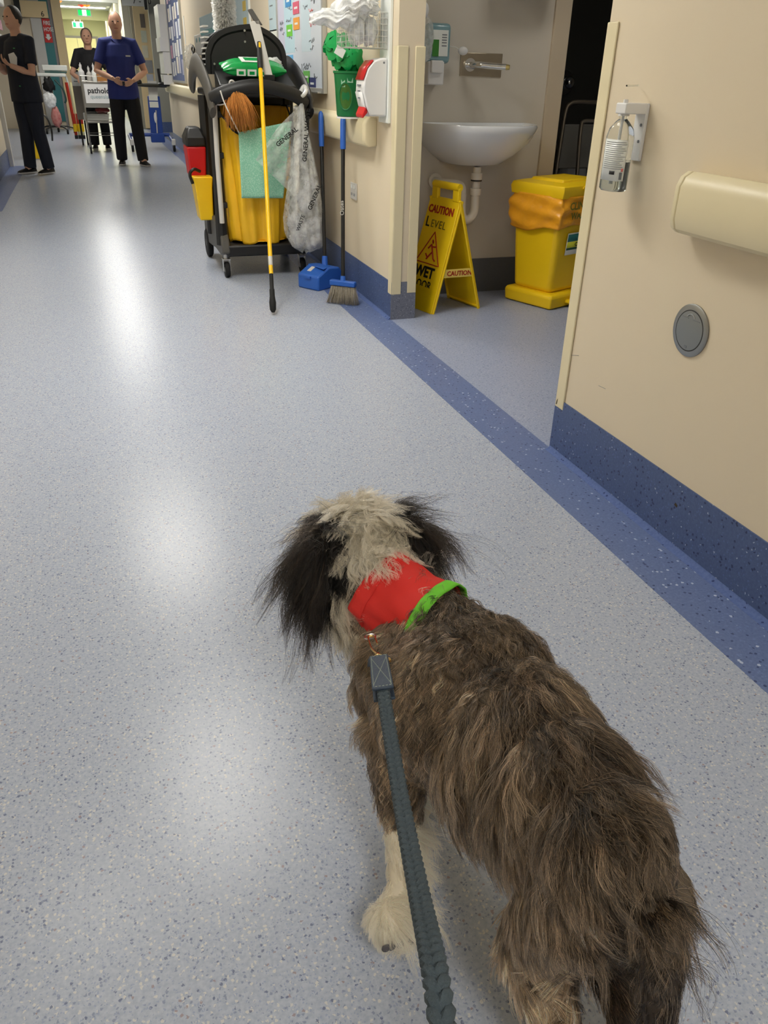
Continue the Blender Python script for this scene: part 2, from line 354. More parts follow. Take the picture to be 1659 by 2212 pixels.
# front legs: one lifted and folding back, one reaching forward to the ground
g.tube([(.315, .80, .33), (.310, .775, .265), (.300, .735, .19), (.290, .700, .13), (.284, .680, .105)], [.06, .046, .027, .021, .020], 12)
g.tube([(.284, .680, .105), (.274, .662, .088), (.266, .648, .080)], [.022, .032, .028], 12)
g.ell((.264, .652, .084), (.040, .034, .034))
g.tube([(.46, .82, .32), (.44, .845, .24), (.405, .868, .13), (.395, .875, .04)], [.06, .042, .027, .022], 12)
g.ell((.393, .895, .022), (.03, .045, .022))
# hind legs: thigh, knee forward, hock back, shank down
for sx, fy in ((-1, 0.0), (1, -.05)):
    x = .434+sx*(.028 if sx < 0 else .036)
    g.tube([(x, .445+fy*.3, .37), (x+sx*.014, .47+fy*.5, .29), (x+sx*.018, .49+fy*.8, .215)], [.062, .054, .042], 12)
    g.tube([(x+sx*.018, .49+fy*.8, .215), (x+sx*.016, .435+fy, .155), (x+sx*.014, .39+fy, .12)], [.045, .032, .024], 12)
    g.tube([(x+sx*.014, .39+fy, .12), (x+sx*.014, .40+fy, .06), (x+sx*.014, .41+fy, .025)], [.024, .021, .021], 12)
    g.ell((x+sx*.014, .43+fy, .022), (.03, .045, .022))
# tail hanging
g.tube([(.436, .385, .425), (.440, .352, .39), (.442, .338, .32), (.442, .335, .24)], [.026, .024, .02, .012], 10)
dog_me = fuse(g, .0075, 6, 'dog_body')
nV = len(dog_me.vertices); P = np.empty(nV*3); dog_me.vertices.foreach_get('co', P); P = P.reshape(-1, 3)

def sm(a, b, x): t = np.clip((x-a)/(b-a), 0, 1); return t*t*(3-2*t)
def hnoise(p, s, seed=0):
    """cheap smooth 3-D value noise"""
    q = p*s+seed*13.7; i = np.floor(q).astype(np.int64); f = q-i; f = f*f*(3-2*f); out = 0
    def h(a): n = (a[:, 0]*374761393+a[:, 1]*668265263+a[:, 2]*2147483647+seed*974711) & 0x7fffffff; n = ((n ^ (n >> 13))*1274126177) & 0x7fffffff; return ((n ^ (n >> 16)) & 0xffff)/65535.
    for dx in (0, 1):
        for dy in (0, 1):
            for dz in (0, 1):
                wgt = (f[:, 0] if dx else 1-f[:, 0])*(f[:, 1] if dy else 1-f[:, 1])*(f[:, 2] if dz else 1-f[:, 2])
                out = out+wgt*h(i+np.array([dx, dy, dz]))
    return out
CREAM = np.array(lin((255, 243, 218))); BLACK = np.array(lin((34, 29, 27))); TAUPE = np.array(lin((178, 160, 138))); BROWN = np.array(lin((106, 92, 79))); DARK = np.array(lin((54, 47, 42)))
def coat(p):
    """coat colour and region of a point on the dog"""
    x, y, z = p.T; n = len(p)
    ear = ((x < .282) & (y > .99) & (z > .40)) | ((x > .395) & (y > 1.02) & (z > .40))
    headw = y > .955
    mid = np.abs(x-.340+.08*(1.06-y))
    side = headw & ~ear & (mid > .040) & (z > .46)            # dark patch round each ear root
    frontleg = (y > .58) & (z < .205) & (y < .78) & (x < .36) | ((y > .80) & (z < .2))
    hindleg = (y < .58) & (z < .12)
    chest = (y > .88) & (z < .40) & (y < .99)
    c = np.empty((n, 3)); nn = hnoise(p, 22, 1); n2 = hnoise(p, 60, 2); n3 = hnoise(p, 9, 3)
    k = np.clip(.55*nn+.45*n2+.1, 0, 1)[:, None]
    latc = (x-np.interp(y, SP[:, 1], SP[:, 0]))/.11; flank = sm(-.10, -.75, latc)[:, None]        # paler on the left flank, darker along the back and rump
    rump = (sm(.56, .40, y))[:, None]
    base = DARK*(1-k)+BROWN*k
    base = base*(1-.85*flank)+(BROWN*(1-k)+TAUPE*k)*.85*flank
    base = base*(1-.5*rump*(1-flank))+DARK*.85*.5*rump*(1-flank)
    lt = (n3 > .58)[:, None]*.35*k; base = base*(1-lt)+TAUPE*lt
    c[:] = base
    pale = sm(.32, .18, z)*(y < .6)*(x < .42); c = c*(1-.75*pale[:, None])+TAUPE*1.25*.75*pale[:, None]
    c[frontleg] = CREAM*.95; c[hindleg] = CREAM*.8; c[chest] = CREAM*.9
    c[headw] = CREAM; c[side] = BLACK*1.3; c[ear] = BLACK
    return c, ear, headw, side, frontleg, hindleg, chest
cc = coat(P)[0]*.7
ca = dog_me.color_attributes.new('coat', 'FLOAT_COLOR', 'POINT'); ca.data.foreach_set('color', np.c_[cc, np.ones(nV)].astype(np.float32).ravel())
def coat_mat(name, rough, translucent=0.):
    m = bpy.data.materials.new(name); m.use_nodes = True; nt = m.node_tree; b = nt.nodes['Principled BSDF']
    a = nd(nt, 'ShaderNodeAttribute'); a.attribute_name = 'coat'; nt.links.new(a.outputs['Color'], b.inputs['Base Color'])
    b.inputs['Roughness'].default_value = rough; b.inputs['Specular IOR Level'].default_value = .3
    if translucent:
        hb = nd(nt, 'ShaderNodeBsdfHairPrincipled'); hb.parametrization = 'COLOR'; nt.links.new(a.outputs['Color'], hb.inputs['Color']); hb.inputs['Roughness'].default_value = .35; hb.inputs['Radial Roughness'].default_value = .6
        tl = hb; mx = nd(nt, 'ShaderNodeMixShader'); mx.inputs[0].default_value = translucent
        nt.links.new(b.outputs[0], mx.inputs[1]); nt.links.new(tl.outputs[0], mx.inputs[2]); nt.links.new(mx.outputs[0], nt.nodes['Material Output'].inputs[0])
    return m
m_skin = coat_mat('dog_skin', .8); m_fur = coat_mat('dog_hair', .42, .6)
dog_me.materials.clear(); dog_me.materials.append(m_skin); dog_me.shade_smooth()
inv = Matrix.Translation(DOG.location).inverted(); dog_me.transform(inv)
body = bpy.data.objects.new('body', dog_me); COL.objects.link(body); body.parent = DOG
dog_me.calc_loop_triangles(); nT = len(dog_me.loop_triangles); T = np.empty(nT*3, dtype=np.int32); dog_me.loop_triangles.foreach_get('vertices', T); T = T.reshape(-1, 3)
A, B, C = P[T[:, 0]], P[T[:, 1]], P[T[:, 2]]; cr = np.cross(B-A, C-A); area = np.linalg.norm(cr, axis=1)/2; TN = cr/np.maximum(2*area[:, None], 1e-12)
VN = np.zeros((nV, 3))
for k in range(3): np.add.at(VN, T[:, k], cr)
VN /= np.maximum(np.linalg.norm(VN, axis=1, keepdims=True), 1e-12)
def norm(v): return v/np.maximum(np.linalg.norm(v, axis=1, keepdims=True), 1e-9)
def make_curves(name, pts, rad, colr, mat, parent):
    """pts (N, K, 3), rad (N, K), colr (N, 3)"""
    N, K, _ = pts.shape; hc = bpy.data.hair_curves.new(name); hc.add_curves([K]*N)
    off = np.array(parent.location)
    hc.attributes['position'].data.foreach_set('vector', (pts-off).astype(np.float32).ravel())
    ra = hc.attributes.get('radius') or hc.attributes.new('radius', 'FLOAT', 'POINT'); ra.data.foreach_set('value', rad.astype(np.float32).ravel())
    co = hc.attributes.new('coat', 'FLOAT_COLOR', 'CURVE'); co.data.foreach_set('color', np.c_[colr, np.ones(N)].astype(np.float32).ravel())
    hc.materials.append(mat); o = bpy.data.objects.new(name, hc); COL.objects.link(o); o.parent = parent
    return o
def grow(name, N, K=8):
    cen = (A+B+C)/3; d = np.ones(nT)
    cc_, ear, headw, side, fleg, hleg, chest = coat(cen)
    d[ear] = 1.5; d[headw & ~ear] = 2.4; d[fleg] = 1.5
    d[(cen[:, 2] < .1) & (cen[:, 1] < .55)] = .15; d[(cen[:, 1] > .78) & (cen[:, 2] < .2)] = .3
    d[(cen[:, 1] > .87) & (cen[:, 1] < .965) & (cen[:, 2] > .36)] = .12        # under the bandana
    w_ = area*d; idx = np.random.choice(nT, N, p=w_/w_.sum()); r1 = np.sqrt(np.random.rand(N, 1)); r2 = np.random.rand(N, 1)
    b0, b1, b2 = 1-r1, r1*(1-r2), r1*r2
    R = A[idx]*b0+B[idx]*b1+C[idx]*b2; Nn = norm(VN[T[idx, 0]]*b0+VN[T[idx, 1]]*b1+VN[T[idx, 2]]*b2)
    col, ear, headw, side, fleg, hleg, chest = coat(R)
    x, y, z = R.T
    # local axis of the body for the lie of the coat
    sx = np.interp(y, SP[:, 1], SP[:, 0]); lat = (x-sx)/.11
    rp = sm(.60, .48, y); flow = np.c_[lat*(.40-.35*rp), -1.0+0*x, -.30-(.85-.45*rp)*np.abs(lat)]
    shoulder = sm(.62, .74, y)
    flow[:, 2] -= .4*shoulder; flow += .35*np.c_[hnoise(R, 25, 7)-.5, hnoise(R, 25, 8)-.5, hnoise(R, 25, 9)-.5]*2
    flow[headw] = np.c_[(x[headw]-.338)*9, -.55-0*x[headw], -.65-0*x[headw]]
    blaze = headw & ~ear & ~side; flow[blaze] = np.c_[(x[blaze]-.338)*5+.10*np.sin(y[blaze]*60), -.9-0*x[blaze], -.25-0*x[blaze]]
    flow[ear] = np.c_[np.sign(x[ear]-.34)*.10, -.12-0*x[ear], -1.0-0*x[ear]]
    flow[fleg] = np.c_[.25+0*x[fleg], -.45+0*x[fleg], -1.0+0*x[fleg]]; flow[hleg] = (0, -.3, -1)
    tail = (y < .362); flow[tail] = (0, -.15, -1)
    L = .040+.014*hnoise(R, 15, 5); L[(y < .66) & ~hleg] += .012
    L[shoulder > .5] -= .006; L[(y < .56) & (z < .36)] -= .020; L[(y < .54) & (x > .46)] = .026
    L[headw] = .055; L[blaze] = .062; L[ear] = .125; L[side] = .055
    paw = (z < .12) & fleg & (y < .70); L[fleg] = .020; L[paw] = .030; L[hleg] = .02; L[tail] = .032
    fringe = fleg & (z > .10) & (Nn[:, 0] > -.3) & (y < .78); L[fringe] = .058; L[chest] = .045
    flow[fringe] = np.c_[.9+0*x[fringe], -.6+0*x[fringe], -.8+0*x[fringe]]
    top = np.zeros(N, bool)
    L *= np.random.uniform(.75, 1.15, N); L[ear] *= np.random.uniform(.35, 1.15, int(ear.sum()))
    lift = np.full(N, .42); lift[headw] = .35; lift[blaze] = .48; lift[ear] = .14; lift[fleg] = .2; lift[fringe] = .6; lift[paw] = .7; lift[shoulder > .5] = .55; lift[(y < .56) & (z < .42)] = .22
    # two levels of locks
    def nearest(cnt):
        gi = np.random.choice(N, cnt, replace=False); kd = KDTree(cnt)
        for i, q in enumerate(R[gi]): kd.insert(q, i)
        kd.balance(); return gi, np.array([kd.find(q)[1] for q in R])
    g1, c1 = nearest(int(N*.026)); g2, c2 = nearest(int(N*.11))
    def rnd(gi, c, s): a = np.random.randn(len(gi), 3)*s; return a[c]
    t0 = flow+rnd(g1, c1, .30)*np.where(blaze, 1.4, 1.)[:, None]+rnd(g2, c2, .18)+np.random.randn(N, 3)*.08
    t0 = norm(t0-Nn*np.sum(t0*Nn, 1, keepdims=True))
    lf = (lift*np.random.uniform(.7, 1.3, N))[:, None]*(1+.35*np.random.randn(len(g1))[c1][:, None])
    ph = (np.random.rand(len(g2))*6.28)[c2]+np.random.randn(N)*.25; curl = np.where(shoulder > .4, .50, .18); curl[blaze] = .26; curl[ear] = .16; curl[fleg] = .06
    side_ = norm(np.cross(t0, Nn))
    Lk = L*(1+.22*np.random.randn(len(g1))[c1])
    pts = np.empty((N, K, 3)); pts[:, 0] = R-Nn*.002; cur = R-Nn*.002
    for k in range(1, K):
        s_ = k/(K-1); dd = t0+Nn*lf*(1-np.where(blaze, .75, 1.1)*s_)[:, None]
        dd = dd+np.array([0, 0, -1.])*(.55*s_*(1-.9*np.clip(Nn[:, 2], 0, 1)))[:, None]
        wv = (curl*np.sin(ph+s_*6.5)*(.4+s_))[:, None]; dd = dd+side_*wv*2.2+Nn*(curl*np.cos(ph+s_*6.5))[:, None]*.9
        cur = cur+norm(dd)*(Lk/(K-1))[:, None]; pts[:, k] = cur
    # gather the tips into locks
    for (gi, c, f) in ((g2, c2, .55), (g1, c1, .42)):
        for k in range(1, K):
            s_ = k/(K-1); tgt = pts[gi[c], k]; ok = (np.linalg.norm(R-R[gi[c]], axis=1) < .03)[:, None]
            ff = np.where(blaze | ear, min(1, f*1.55), f)[:, None]; pts[:, k] += ok*(tgt-pts[:, k])*(ff*s_**1.1)*np.random.uniform(.65, 1, (N, 1))
    tip = np.linspace(1, .22, K)[None, :]; rad = .00028*np.random.uniform(.7, 1.25, (N, 1))*tip
    rad[ear] *= .8
    br = (np.exp(.42*np.random.randn(len(g1)))[c1]*np.exp(.36*np.random.randn(len(g2)))[c2]*np.exp(.34*np.random.randn(N)))[:, None]
    bz = headw & ~ear & ~side; lk = np.exp(-.10*np.abs(np.random.randn(len(g1)))[c1]-.09*np.abs(np.random.randn(len(g2)))[c2]); br[bz] = (lk[bz]*(1-.08*np.abs(np.random.randn(int(bz.sum())))))[:, None]
    br[fleg] = 1+.08*np.random.randn(int(fleg.sum()), 1)
    hi = (np.random.rand(N) < .20) & ~headw & ~fleg
    col = col*br; col[hi] = col[hi]*.35+TAUPE*.95
    he = (np.random.rand(N) < .22) & ear; col[he] = BROWN*.9
    dk = ~(bz | fleg | chest); col = np.clip(col, .001, .97); col[dk] = col[dk]**1.6
    return make_curves(name, pts, rad, col, m_fur, DOG)
fur = grow('fur', 240000); fur['kind'] = 'stuff'; fur['label'] = 'long shaggy coat in taupe, brown, black and cream'
# face
m_eye = M('dog_eye', (20, 14, 10), .08, var=0); m_nose = M('dog_nose', (24, 20, 20), .35, var=.1, bump=.2, bscale=300)
for s_ in (-1, 1): G().ell((.316+s_*.028, 1.118, .487), (.010, .008, .010), 12, 8).build('eye', m_eye, DOG)
G().ell((.301, 1.207, .448), (.013, .010, .010), 12, 8).build('nose', m_nose, DOG)
G().tube([(.288, 1.18, .424), (.300, 1.203, .421), (.318, 1.182, .424)], .003, 6).build('mouth', m_nose, DOG)
for i, (a, b, c) in enumerate(((-.020, .0, .012), (-.010, -.004, .004), (.004, -.004, .002), (.016, 0, .008))):
    G().ell((.258+a, .616+abs(b), .070+c), (.0065, .004, .0075), 10, 6).build('toe_pad', M('paw_pad', (90, 88, 92), .7, var=.1), DOG)

# bandana round the neck
m_red = M('red_cotton', (214, 46, 40), .75, var=.08, vscale=30, bump=.15, bscale=900); m_lime = M('lime_cotton', (108, 196, 50), .75, var=.05, vscale=40, bump=.15, bscale=900)
B0, B1 = V(.385, .884, .430), V(.335, .960, .458); ax = (B1-B0).normalized(); bu = ax.cross(V(0, 0, 1)).normalized(); bv = bu.cross(ax).normalized()
def band(t0, t1, dr, nu=72, nv=14):
    def fn(u, v):
        a = 2*PI*u; t = t0+(t1-t0)*v; c = B0.lerp(B1, t)
        r = (.069-.006*t+dr) + .0022*math.sin(3*a+5*t)+.0016*math.sin(7*a-9*t)+.0012*math.sin(13*a+3*t)
        flare = .012*max(0, .35-t)
        up_ = max(0, math.sin(a))
        return c+bu*((r+flare)*math.cos(a))+bv*((r*.96+flare)*math.sin(a))-ax*(.035*(.5-.5*math.sin(a))*(1-t))
    return G().sheet(fn, nu, nv, True)
bd = band(.02, 1.0, 0).build('bandana', m_red, DOG, solid=.002, angle=180); bd['label'] = 'red cotton bandana tied round the neck'
band(-.10, .10, .0025, 72, 5).build('green_trim', m_lime, bd, solid=.0025, angle=180)['label'] = 'lime green border of the bandana'
band(.80, 1.03, .0022, 72, 5).build('hem', m_red, bd, solid=.002, angle=180)
# dark collar under it, with a ring
def ringpts(c, u, v, r, n=28): return [c+u*(r*math.cos(2*PI*i/n))+v*(r*math.sin(2*PI*i/n)) for i in range(n)]
cb = B0-ax*.028
col_ = G(); col_.tube(ringpts(cb-bv*.01, bu, bv, .066), .006, 8, True); col_.build('collar', M('black_webbing', (22, 22, 26), .7, var=.05), DOG)
# ================================================================== leash
m_rope = M('rope_slate', (68, 80, 88), .8, var=.15, vscale=120, bump=.4, bscale=700); m_lth = M('leather_slate', (52, 66, 84), .55, var=.15, vscale=80, bump=.2, bscale=400)
m_brass = M('brass_hook', (206, 176, 120), .25, metal=1, var=.05); m_thr = M('thread_grey', (150, 160, 150), .8, var=0)
LE = thing('leash', 'slate blue braided rope dog lead with leather end and brass clip', 'leash', pz(800, 1380, .40))
h0 = pz(800, 1378, .455); l0 = pz(819, 1428, .475); l1 = pz(829, 1500, .50); end = pd(962, 2260, .50)
pth = spline([l1+(l0-l1)*.3, l1, pz(848, 1620, .535), pz(872, 1760, .575), pz(905, 1930, .635), pz(938, 2090, .70), end], 14)
# resample evenly
cum = [0.]
for a, b in zip(pth, pth[1:]): cum.append(cum[-1]+(b-a).length)
tot = cum[-1]; NR = 260; c_arr = np.array(cum); pa = np.array([tuple(p) for p in pth]); ss = np.linspace(0, tot, NR)
cen = [V(*(np.interp(s_, c_arr, pa[:, k]) for k in range(3))) for s_ in ss]
for k in range(4):
    pts = []
    for i, s_ in enumerate(ss):
        d = (cen[min(i+1, NR-1)]-cen[max(i-1, 0)]).normalized(); view = (EYE-cen[i]).normalized(); u = d.cross(view).normalized(); v = u.cross(d).normalized()
        ph = 2*PI*s_/.040+k*PI/2; e_ = 1.0
        pts.append(cen[i]+u*(.0047*math.cos(ph)*e_)+v*(.0028*math.sin(2*ph)*e_))
    G().tube(pts, .0040, 7).build('rope_strand', m_rope, LE)
dl = (l1-l0).normalized(); view = (EYE-l0).normalized(); ul = dl.cross(view).normalized(); vl = ul.cross(dl).normalized(); ln = (l1-l0).length
pl = [(-.0125, 0), (.0125, 0), (.0135, ln), (-.0135, ln)]
g = G()
for sg in (-1, 1): g.hexa([l0+ul*a+dl*b+vl*(sg*.0075-.002) for a, b in pl], [l0+ul*a+dl*b+vl*(sg*.0075+.002) for a, b in pl])
lt = g.build('leather_end', m_lth, LE, bevel=.0015); lt['label'] = 'stitched slate leather tab'
G().tube([l0+ul*-.0125-vl*.006, l0-dl*.004-ul*.012, l0-dl*.008, l0-dl*.004+ul*.012, l0+ul*.0125-vl*.006], .004, 8).build('fold', m_lth, lt)
g = G(); zz = vl*.0098
for A_, B_ in (((-.010, .004), (.010, .004)), ((-.011, ln-.004), (.011, ln-.004)), ((-.010, .004), (-.011, ln-.004)), ((.010, .004), (.011, ln-.004)), ((-.010, .010), (.011, ln-.008)), ((.010, .010), (-.011, ln-.008))):
    a = l0+ul*A_[0]+dl*A_[1]+zz; b = l0+ul*B_[0]+dl*B_[1]+zz; n = max(3, int((b-a).length/.004))
    for i in range(n): g.cyl(a.lerp(b, i/n), a.lerp(b, (i+.6)/n), .0005, n=5)
g.build('stitching', m_thr, lt)
ck = thing_ = None
hk = G(); hk.tube(ringpts(l0-dl*.004, ul, vl, .0075, 16), .0014, 6, True); hk.build('swivel_ring', m_brass, LE)
hk = G(); hk.cyl(l0-dl*.010, l0-dl*.020, .0045, .0035, 12); hk.tube(spline([l0-dl*.018, l0.lerp(h0, .55)+ul*.004, h0+ul*.003, h0-dl*.006, h0-ul*.006, l0.lerp(h0, .7)-ul*.006], 6), .0015, 8)
hk.build('snap_hook', m_brass, LE)
hk = G(); hk.cyl(l0-ul*.014+dl*.001, l0-ul*.010+dl*.004, .004, .004, 10); hk.build('rivet', m_brass, LE)
hk = G(); hk.tube(ringpts(h0-dl*.004, ul, dl, .008, 18), .0012, 6, True); hk.build('collar_ring', M('steel_ring', (200, 200, 205), .2, metal=1, var=.03), LE)
# ================================================================== cleaning trolley and what hangs on it
m_blk = M('black_plastic', (26, 26, 27), .45, var=.08, bump=.08, bscale=500); m_gry = M('charcoal_plastic', (82, 80, 76), .5, var=.08, bump=.08, bscale=500)
m_rub = M('black_rubber', (18, 18, 18), .7, var=.05); m_stl = M('brushed_steel', (190, 190, 188), .3, metal=1, var=.06); m_lgt = M('light_grey_plastic', (205, 203, 198), .4, var=.04)
m_yel = M('yellow_vinyl', (244, 190, 34), .42, var=.08, vscale=9, bump=.12, bscale=40); m_ylp = M('yellow_plastic', (250, 206, 30), .35, var=.04)
CT = thing('cleaning_trolley', 'black cleaning trolley with domed lid, parked against the corridor wall', 'trolley', (.975, 5.55, 0))
X0, X1, Y0, Y1 = .705, 1.255, 5.12, 5.95
# base deck
G().box(X0+.02, X1-.01, Y0+.01, Y1, .135, .205).build('deck', m_blk, CT, bevel=.012)
g = G(); pr = [(Y0, .16), (Y0+.02, .235), (Y0+.10, .30), (Y0+.34, .335), (Y0+.52, .32), (Y1-.10, .335), (Y1, .27), (Y1+.02, .13), (Y1-.08, .10), (Y0+.32, .135), (Y0+.1, .13)]
g.prism([(a, b) for a, b in pr], (X0-.012, 0, 0), (0, 1, 0), (0, 0, 1), .05); g.build('side_skirt', m_gry, CT, bevel=.01)
g = G(); g.prism([(a, b) for a, b in pr], (X1-.03, 0, 0), (0, 1, 0), (0, 0, 1), .05); g.build('side_skirt', m_blk, CT, bevel=.01)
def caster(x, y, r, wheel_w, lab):
    o = bpy.data.objects.new(lab, None); COL.objects.link(o); o.parent = CT; o.location = V(x, y, 0)-CT.location; o.empty_display_size = .02
    g = G(); g.cyl((x, y+.01, r*2+.012), (x, y+.01, .15), .016, n=12)
    for s_ in (-1, 1): g.prism([(-.018, r*.8), (.014, r*.8), (.03, r*2+.02), (-.02, r*2+.02)], (x+s_*(wheel_w/2+.006)-.002, y, 0), (0, 1, 0), (0, 0, 1), .004)
    g.obox((x, y+.005, r*2+.016), (wheel_w+.02, .05, .008)); g.build('fork', m_stl, o, bevel=.001)
    G().lathe([(r*.5, -wheel_w/2), (r*.9, -wheel_w/2), (r, -wheel_w*.3), (r, wheel_w*.3), (r*.9, wheel_w/2), (r*.5, wheel_w/2)], 24, (x, y-.004, r), Matrix.Rotation(PI/2, 3, 'Y')).build('tyre', m_rub, o)
    G().lathe([(.008, -wheel_w*.55), (r*.5, -wheel_w*.45), (r*.5, wheel_w*.45), (.008, wheel_w*.55)], 16, (x, y-.004, r), Matrix.Rotation(PI/2, 3, 'Y')).build('hub', m_lgt, o)
caster(.722, 5.19, .048, .03, 'caster'); caster(1.225, 5.22, .048, .03, 'caster')
for x in (.705, 1.25):
    o = bpy.data.objects.new('rear_wheel', None); COL.objects.link(o); o.parent = CT; o.location = V(x, 5.88, 0)-CT.location
    G().lathe([(.045, -.02), (.085, -.02), (.095, -.012), (.095, .012), (.085, .02), (.045, .02)], 32, (x, 5.88, .095), Matrix.Rotation(PI/2, 3, 'Y')).build('tyre', m_rub, o)
    G().lathe([(.01, -.022), (.05, -.016), (.05, .016), (.01, .022)], 20, (x, 5.88, .095), Matrix.Rotation(PI/2, 3, 'Y')).build('hub', m_gry, o)
# uprights
zt = 1.03
for x in (X0+.005, X1-.005):
    for y in (5.20, 5.62): G().tube([(x, y, .2), (x, y-.01, .6), (x, y-.02, zt)], [.03, .026, .026], 8, flat=1.3).build('upright', m_blk, CT)
for z_ in (.44, .72, .94): G().obox((X0+.02, 5.19, z_), (.05, .07, .035)).build('clamp', m_blk, CT, bevel=.006)
G().box(X0+.01, X1-.01, 5.60, 5.68, .2, 1.05).build('back_panel', m_blk, CT, bevel=.01)
G().box(X0+.01, X1-.01, 5.10, 5.92, 1.03, 1.07).build('top_tray', m_blk, CT, bevel=.012)
# curved cheeks (hand grips) on both sides
for x, mt in ((X0-.02, m_gry), (X1+.0, m_blk)):
    P3 = spline([(x, 5.02, .955), (x, 5.08, 1.03), (x, 5.22, 1.10), (x, 5.42, 1.165), (x, 5.62, 1.195), (x, 5.82, 1.16), (x, 5.93, 1.08)], 6)
    G().tube(P3, [.018]*4+[.022]*(len(P3)-4), 12, flat=2.9, up=(1, 0, 0)).build('hand_grip', mt, CT)
G().tube(spline([(X0-.03, 5.50, 1.215), (X0-.03, 5.30, 1.165), (X0-.02, 5.12, 1.09), (X0+.0, 5.04, 1.0), (X0+.08, 5.02, 1.005)], 8), .0035, 6).build('edge_piping', m_lgt, CT)
# front lip arching between the cheeks
lp = spline([py_(454, 216, 5.03), py_(478, 203, 5.00), py_(515, 191, 4.985), py_(555, 186, 4.98), py_(600, 193, 4.985), py_(640, 208, 5.0), py_(664, 226, 5.03)], 6)
G().tube(lp, [.012]+[.030]*(len(lp)-2)+[.010], 10, flat=1.25).build('front_lip', m_blk, CT)
# tray box under the lid
g = G(); a = [py_(462, 152, 5.42), py_(618, 152, 5.42), py_(640, 186, 5.10), py_(474, 186, 5.10)]
for q in a: pass
g.hexa([V(p.x, p.y, 1.06) for p in a], [V(p.x, p.y, z_) for p, z_ in zip(a, (1.17, 1.17, 1.095, 1.095))]); g.build('lid_base', m_blk, CT, bevel=.008)
# domed lid: front shell and rear shell, ribs between
arch = [(444, 160), (443.5, 141), (443, 113), (447, 98), (452, 86), (460, 76), (470, 68), (482, 62), (495, 58), (515, 54), (536, 52), (551, 54), (564, 59), (579, 67), (591, 76), (602, 87), (609.5, 98), (614, 110), (616.7, 123), (617.7, 153), (617, 162)]
def arch_at(y, k=1.0, dx=0): 
    pts = [py_(a_, b_, 5.45) for a_, b_ in arch]; cx = sum(p.x for p in pts)/len(pts); zb = pts[0].z
    return [(cx+(p.x-cx)*k+dx, zb+(p.z-zb)*k) for p in pts]
g = G(); A1 = arch_at(5.45); A2 = arch_at(5.45, .90); y = 5.44
g.loft([[V(p[0], y, p[1]) for p in A1], [V(p[0], y-.018, p[1]) for p in A1], [V(p[0], y-.018, p[1]) for p in A2], [V(p[0], y-.006, p[1]) for p in arch_at(0, .86)]])
g.build('lid', m_blk, CT, bevel=.004)
g = G(); g.loft([[V(p[0], 5.62, p[1]-.0) for p in A1], [V(p[0], 5.60, p[1]) for p in A1]]); g.build('rear_shell', m_blk, CT, bevel=.006)
g = G()
for i in range(1, 9):
    p = A1[0]; z_ = A1[0][1]+.02+i*.028; xx = A1[1][0]+.004
    g.box(xx, xx+.03, 5.45, 5.60, z_, z_+.008)
g.build('lid_ribs', m_lgt, CT)
for q in ((528, 66), (529, 90), (463, 138)):
    p = py_(*q, 5.415); G().cyl(p, p-V(0, .006, 0), .006, n=12).build('rivet', m_stl, CT)
p = py_(501, 180, 5.09); G().tube(ringpts(p, V(1, 0, 0), V(0, 0, 1), .014, 16), .005, 8, True).build('hook', m_lgt, CT)

# yellow waste sack
SK = thing('waste_sack', 'large yellow vinyl waste sack hanging open in the black trolley', 'sack', (.955, 5.3, .206))
def sack(inner=0.):
    def fn(u, v):
        a = 2*PI*u; ca, sa = math.cos(a), math.sin(a); e = 2.6
        hx, hy = .205+.012*v-inner, .20-inner; k = (abs(ca)**e+abs(sa)**e)**(-1/e)
        front = max(0., -sa)
        fold = (.012*math.sin(9*a+1.5*v)+.010*math.sin(17*a+4*v)+.006*math.sin(31*a+9*v))*(1-abs(v-.5)*.8)
        fold += .018*math.exp(-((a-4.15)/.10)**2)*math.sin(PI*min(1, v*1.2))
        top = .985-.245*max(0, front-.35)**.7 if front > .35 else .985
        z_ = .212+(top-.212)*v+.012*math.sin(7*a)*(1-v)**2
        bulge = .03*math.sin(PI*v)*front; taper = 1-.10*(1-v)**2.5
        return V(.960+(hx*taper+fold)*ca*k+.02*(v-.5), 5.325+(hy*taper+fold+bulge)*sa*k, z_)
    return fn
g = G(); g.sheet(sack(), 120, 40, True); g.sheet(lambda u, v: V(.960+.20*v*math.cos(2*PI*u), 5.325+.19*v*math.sin(2*PI*u), .222), 40, 3, True)
g.build('sack_body', m_yel, SK, solid=.003, angle=180)
G().tube([sack(.0)(i/90, 1.0) for i in range(90)], .005, 6, True).build('rim_band', m_blk, SK)

# white cord, orange brush, green cloth
m_cord = M('white_cord', (222, 220, 212), .7, var=.05)
cdp = [py_(476, 196, 4.93), py_(484, 220, 4.94), py_(500, 255, 4.95), py_(516, 286, 5.0)]
cdo = tag(G().tube(spline(cdp, 6), .004, 6).add([], []).build('cord', m_cord), 'thin white cord tied to the trolley lip over the orange brush', 'cord')
BR = thing('hand_brush', 'orange bristle brush head hanging below the trolley lip', 'brush', py_(512, 238, 4.99)-V(0, 0, .12))
m_org = M('orange_bristle', (196, 128, 58), .7, var=.35, vscale=90)
g = G(); top = py_(510, 196, 4.99); ctr = py_(514, 240, 4.99)
for i in range(330):
    a = random.random()*2*PI; r_ = math.sqrt(random.random()); hgt = random.random()
    base = top+V(.045*r_*math.cos(a)*.8, .03*r_*math.sin(a), 0)
    ln_ = .13+.10*hgt; tip = base+V(.055*r_*math.cos(a)+random.gauss(0, .01)+.02, .05*r_*math.sin(a), -ln_*(1-.15*r_))
    mid = base.lerp(tip, .5)+V(.012*math.cos(a), .012*math.sin(a), 0)
    g.tube([base, mid, tip], [.0018, .0018, .0010], 4)
g.build('bristles', m_org, BR, angle=180); G().ell(top+V(0, 0, .01), (.035, .03, .02)).build('stock', m_blk, BR)
CL = None
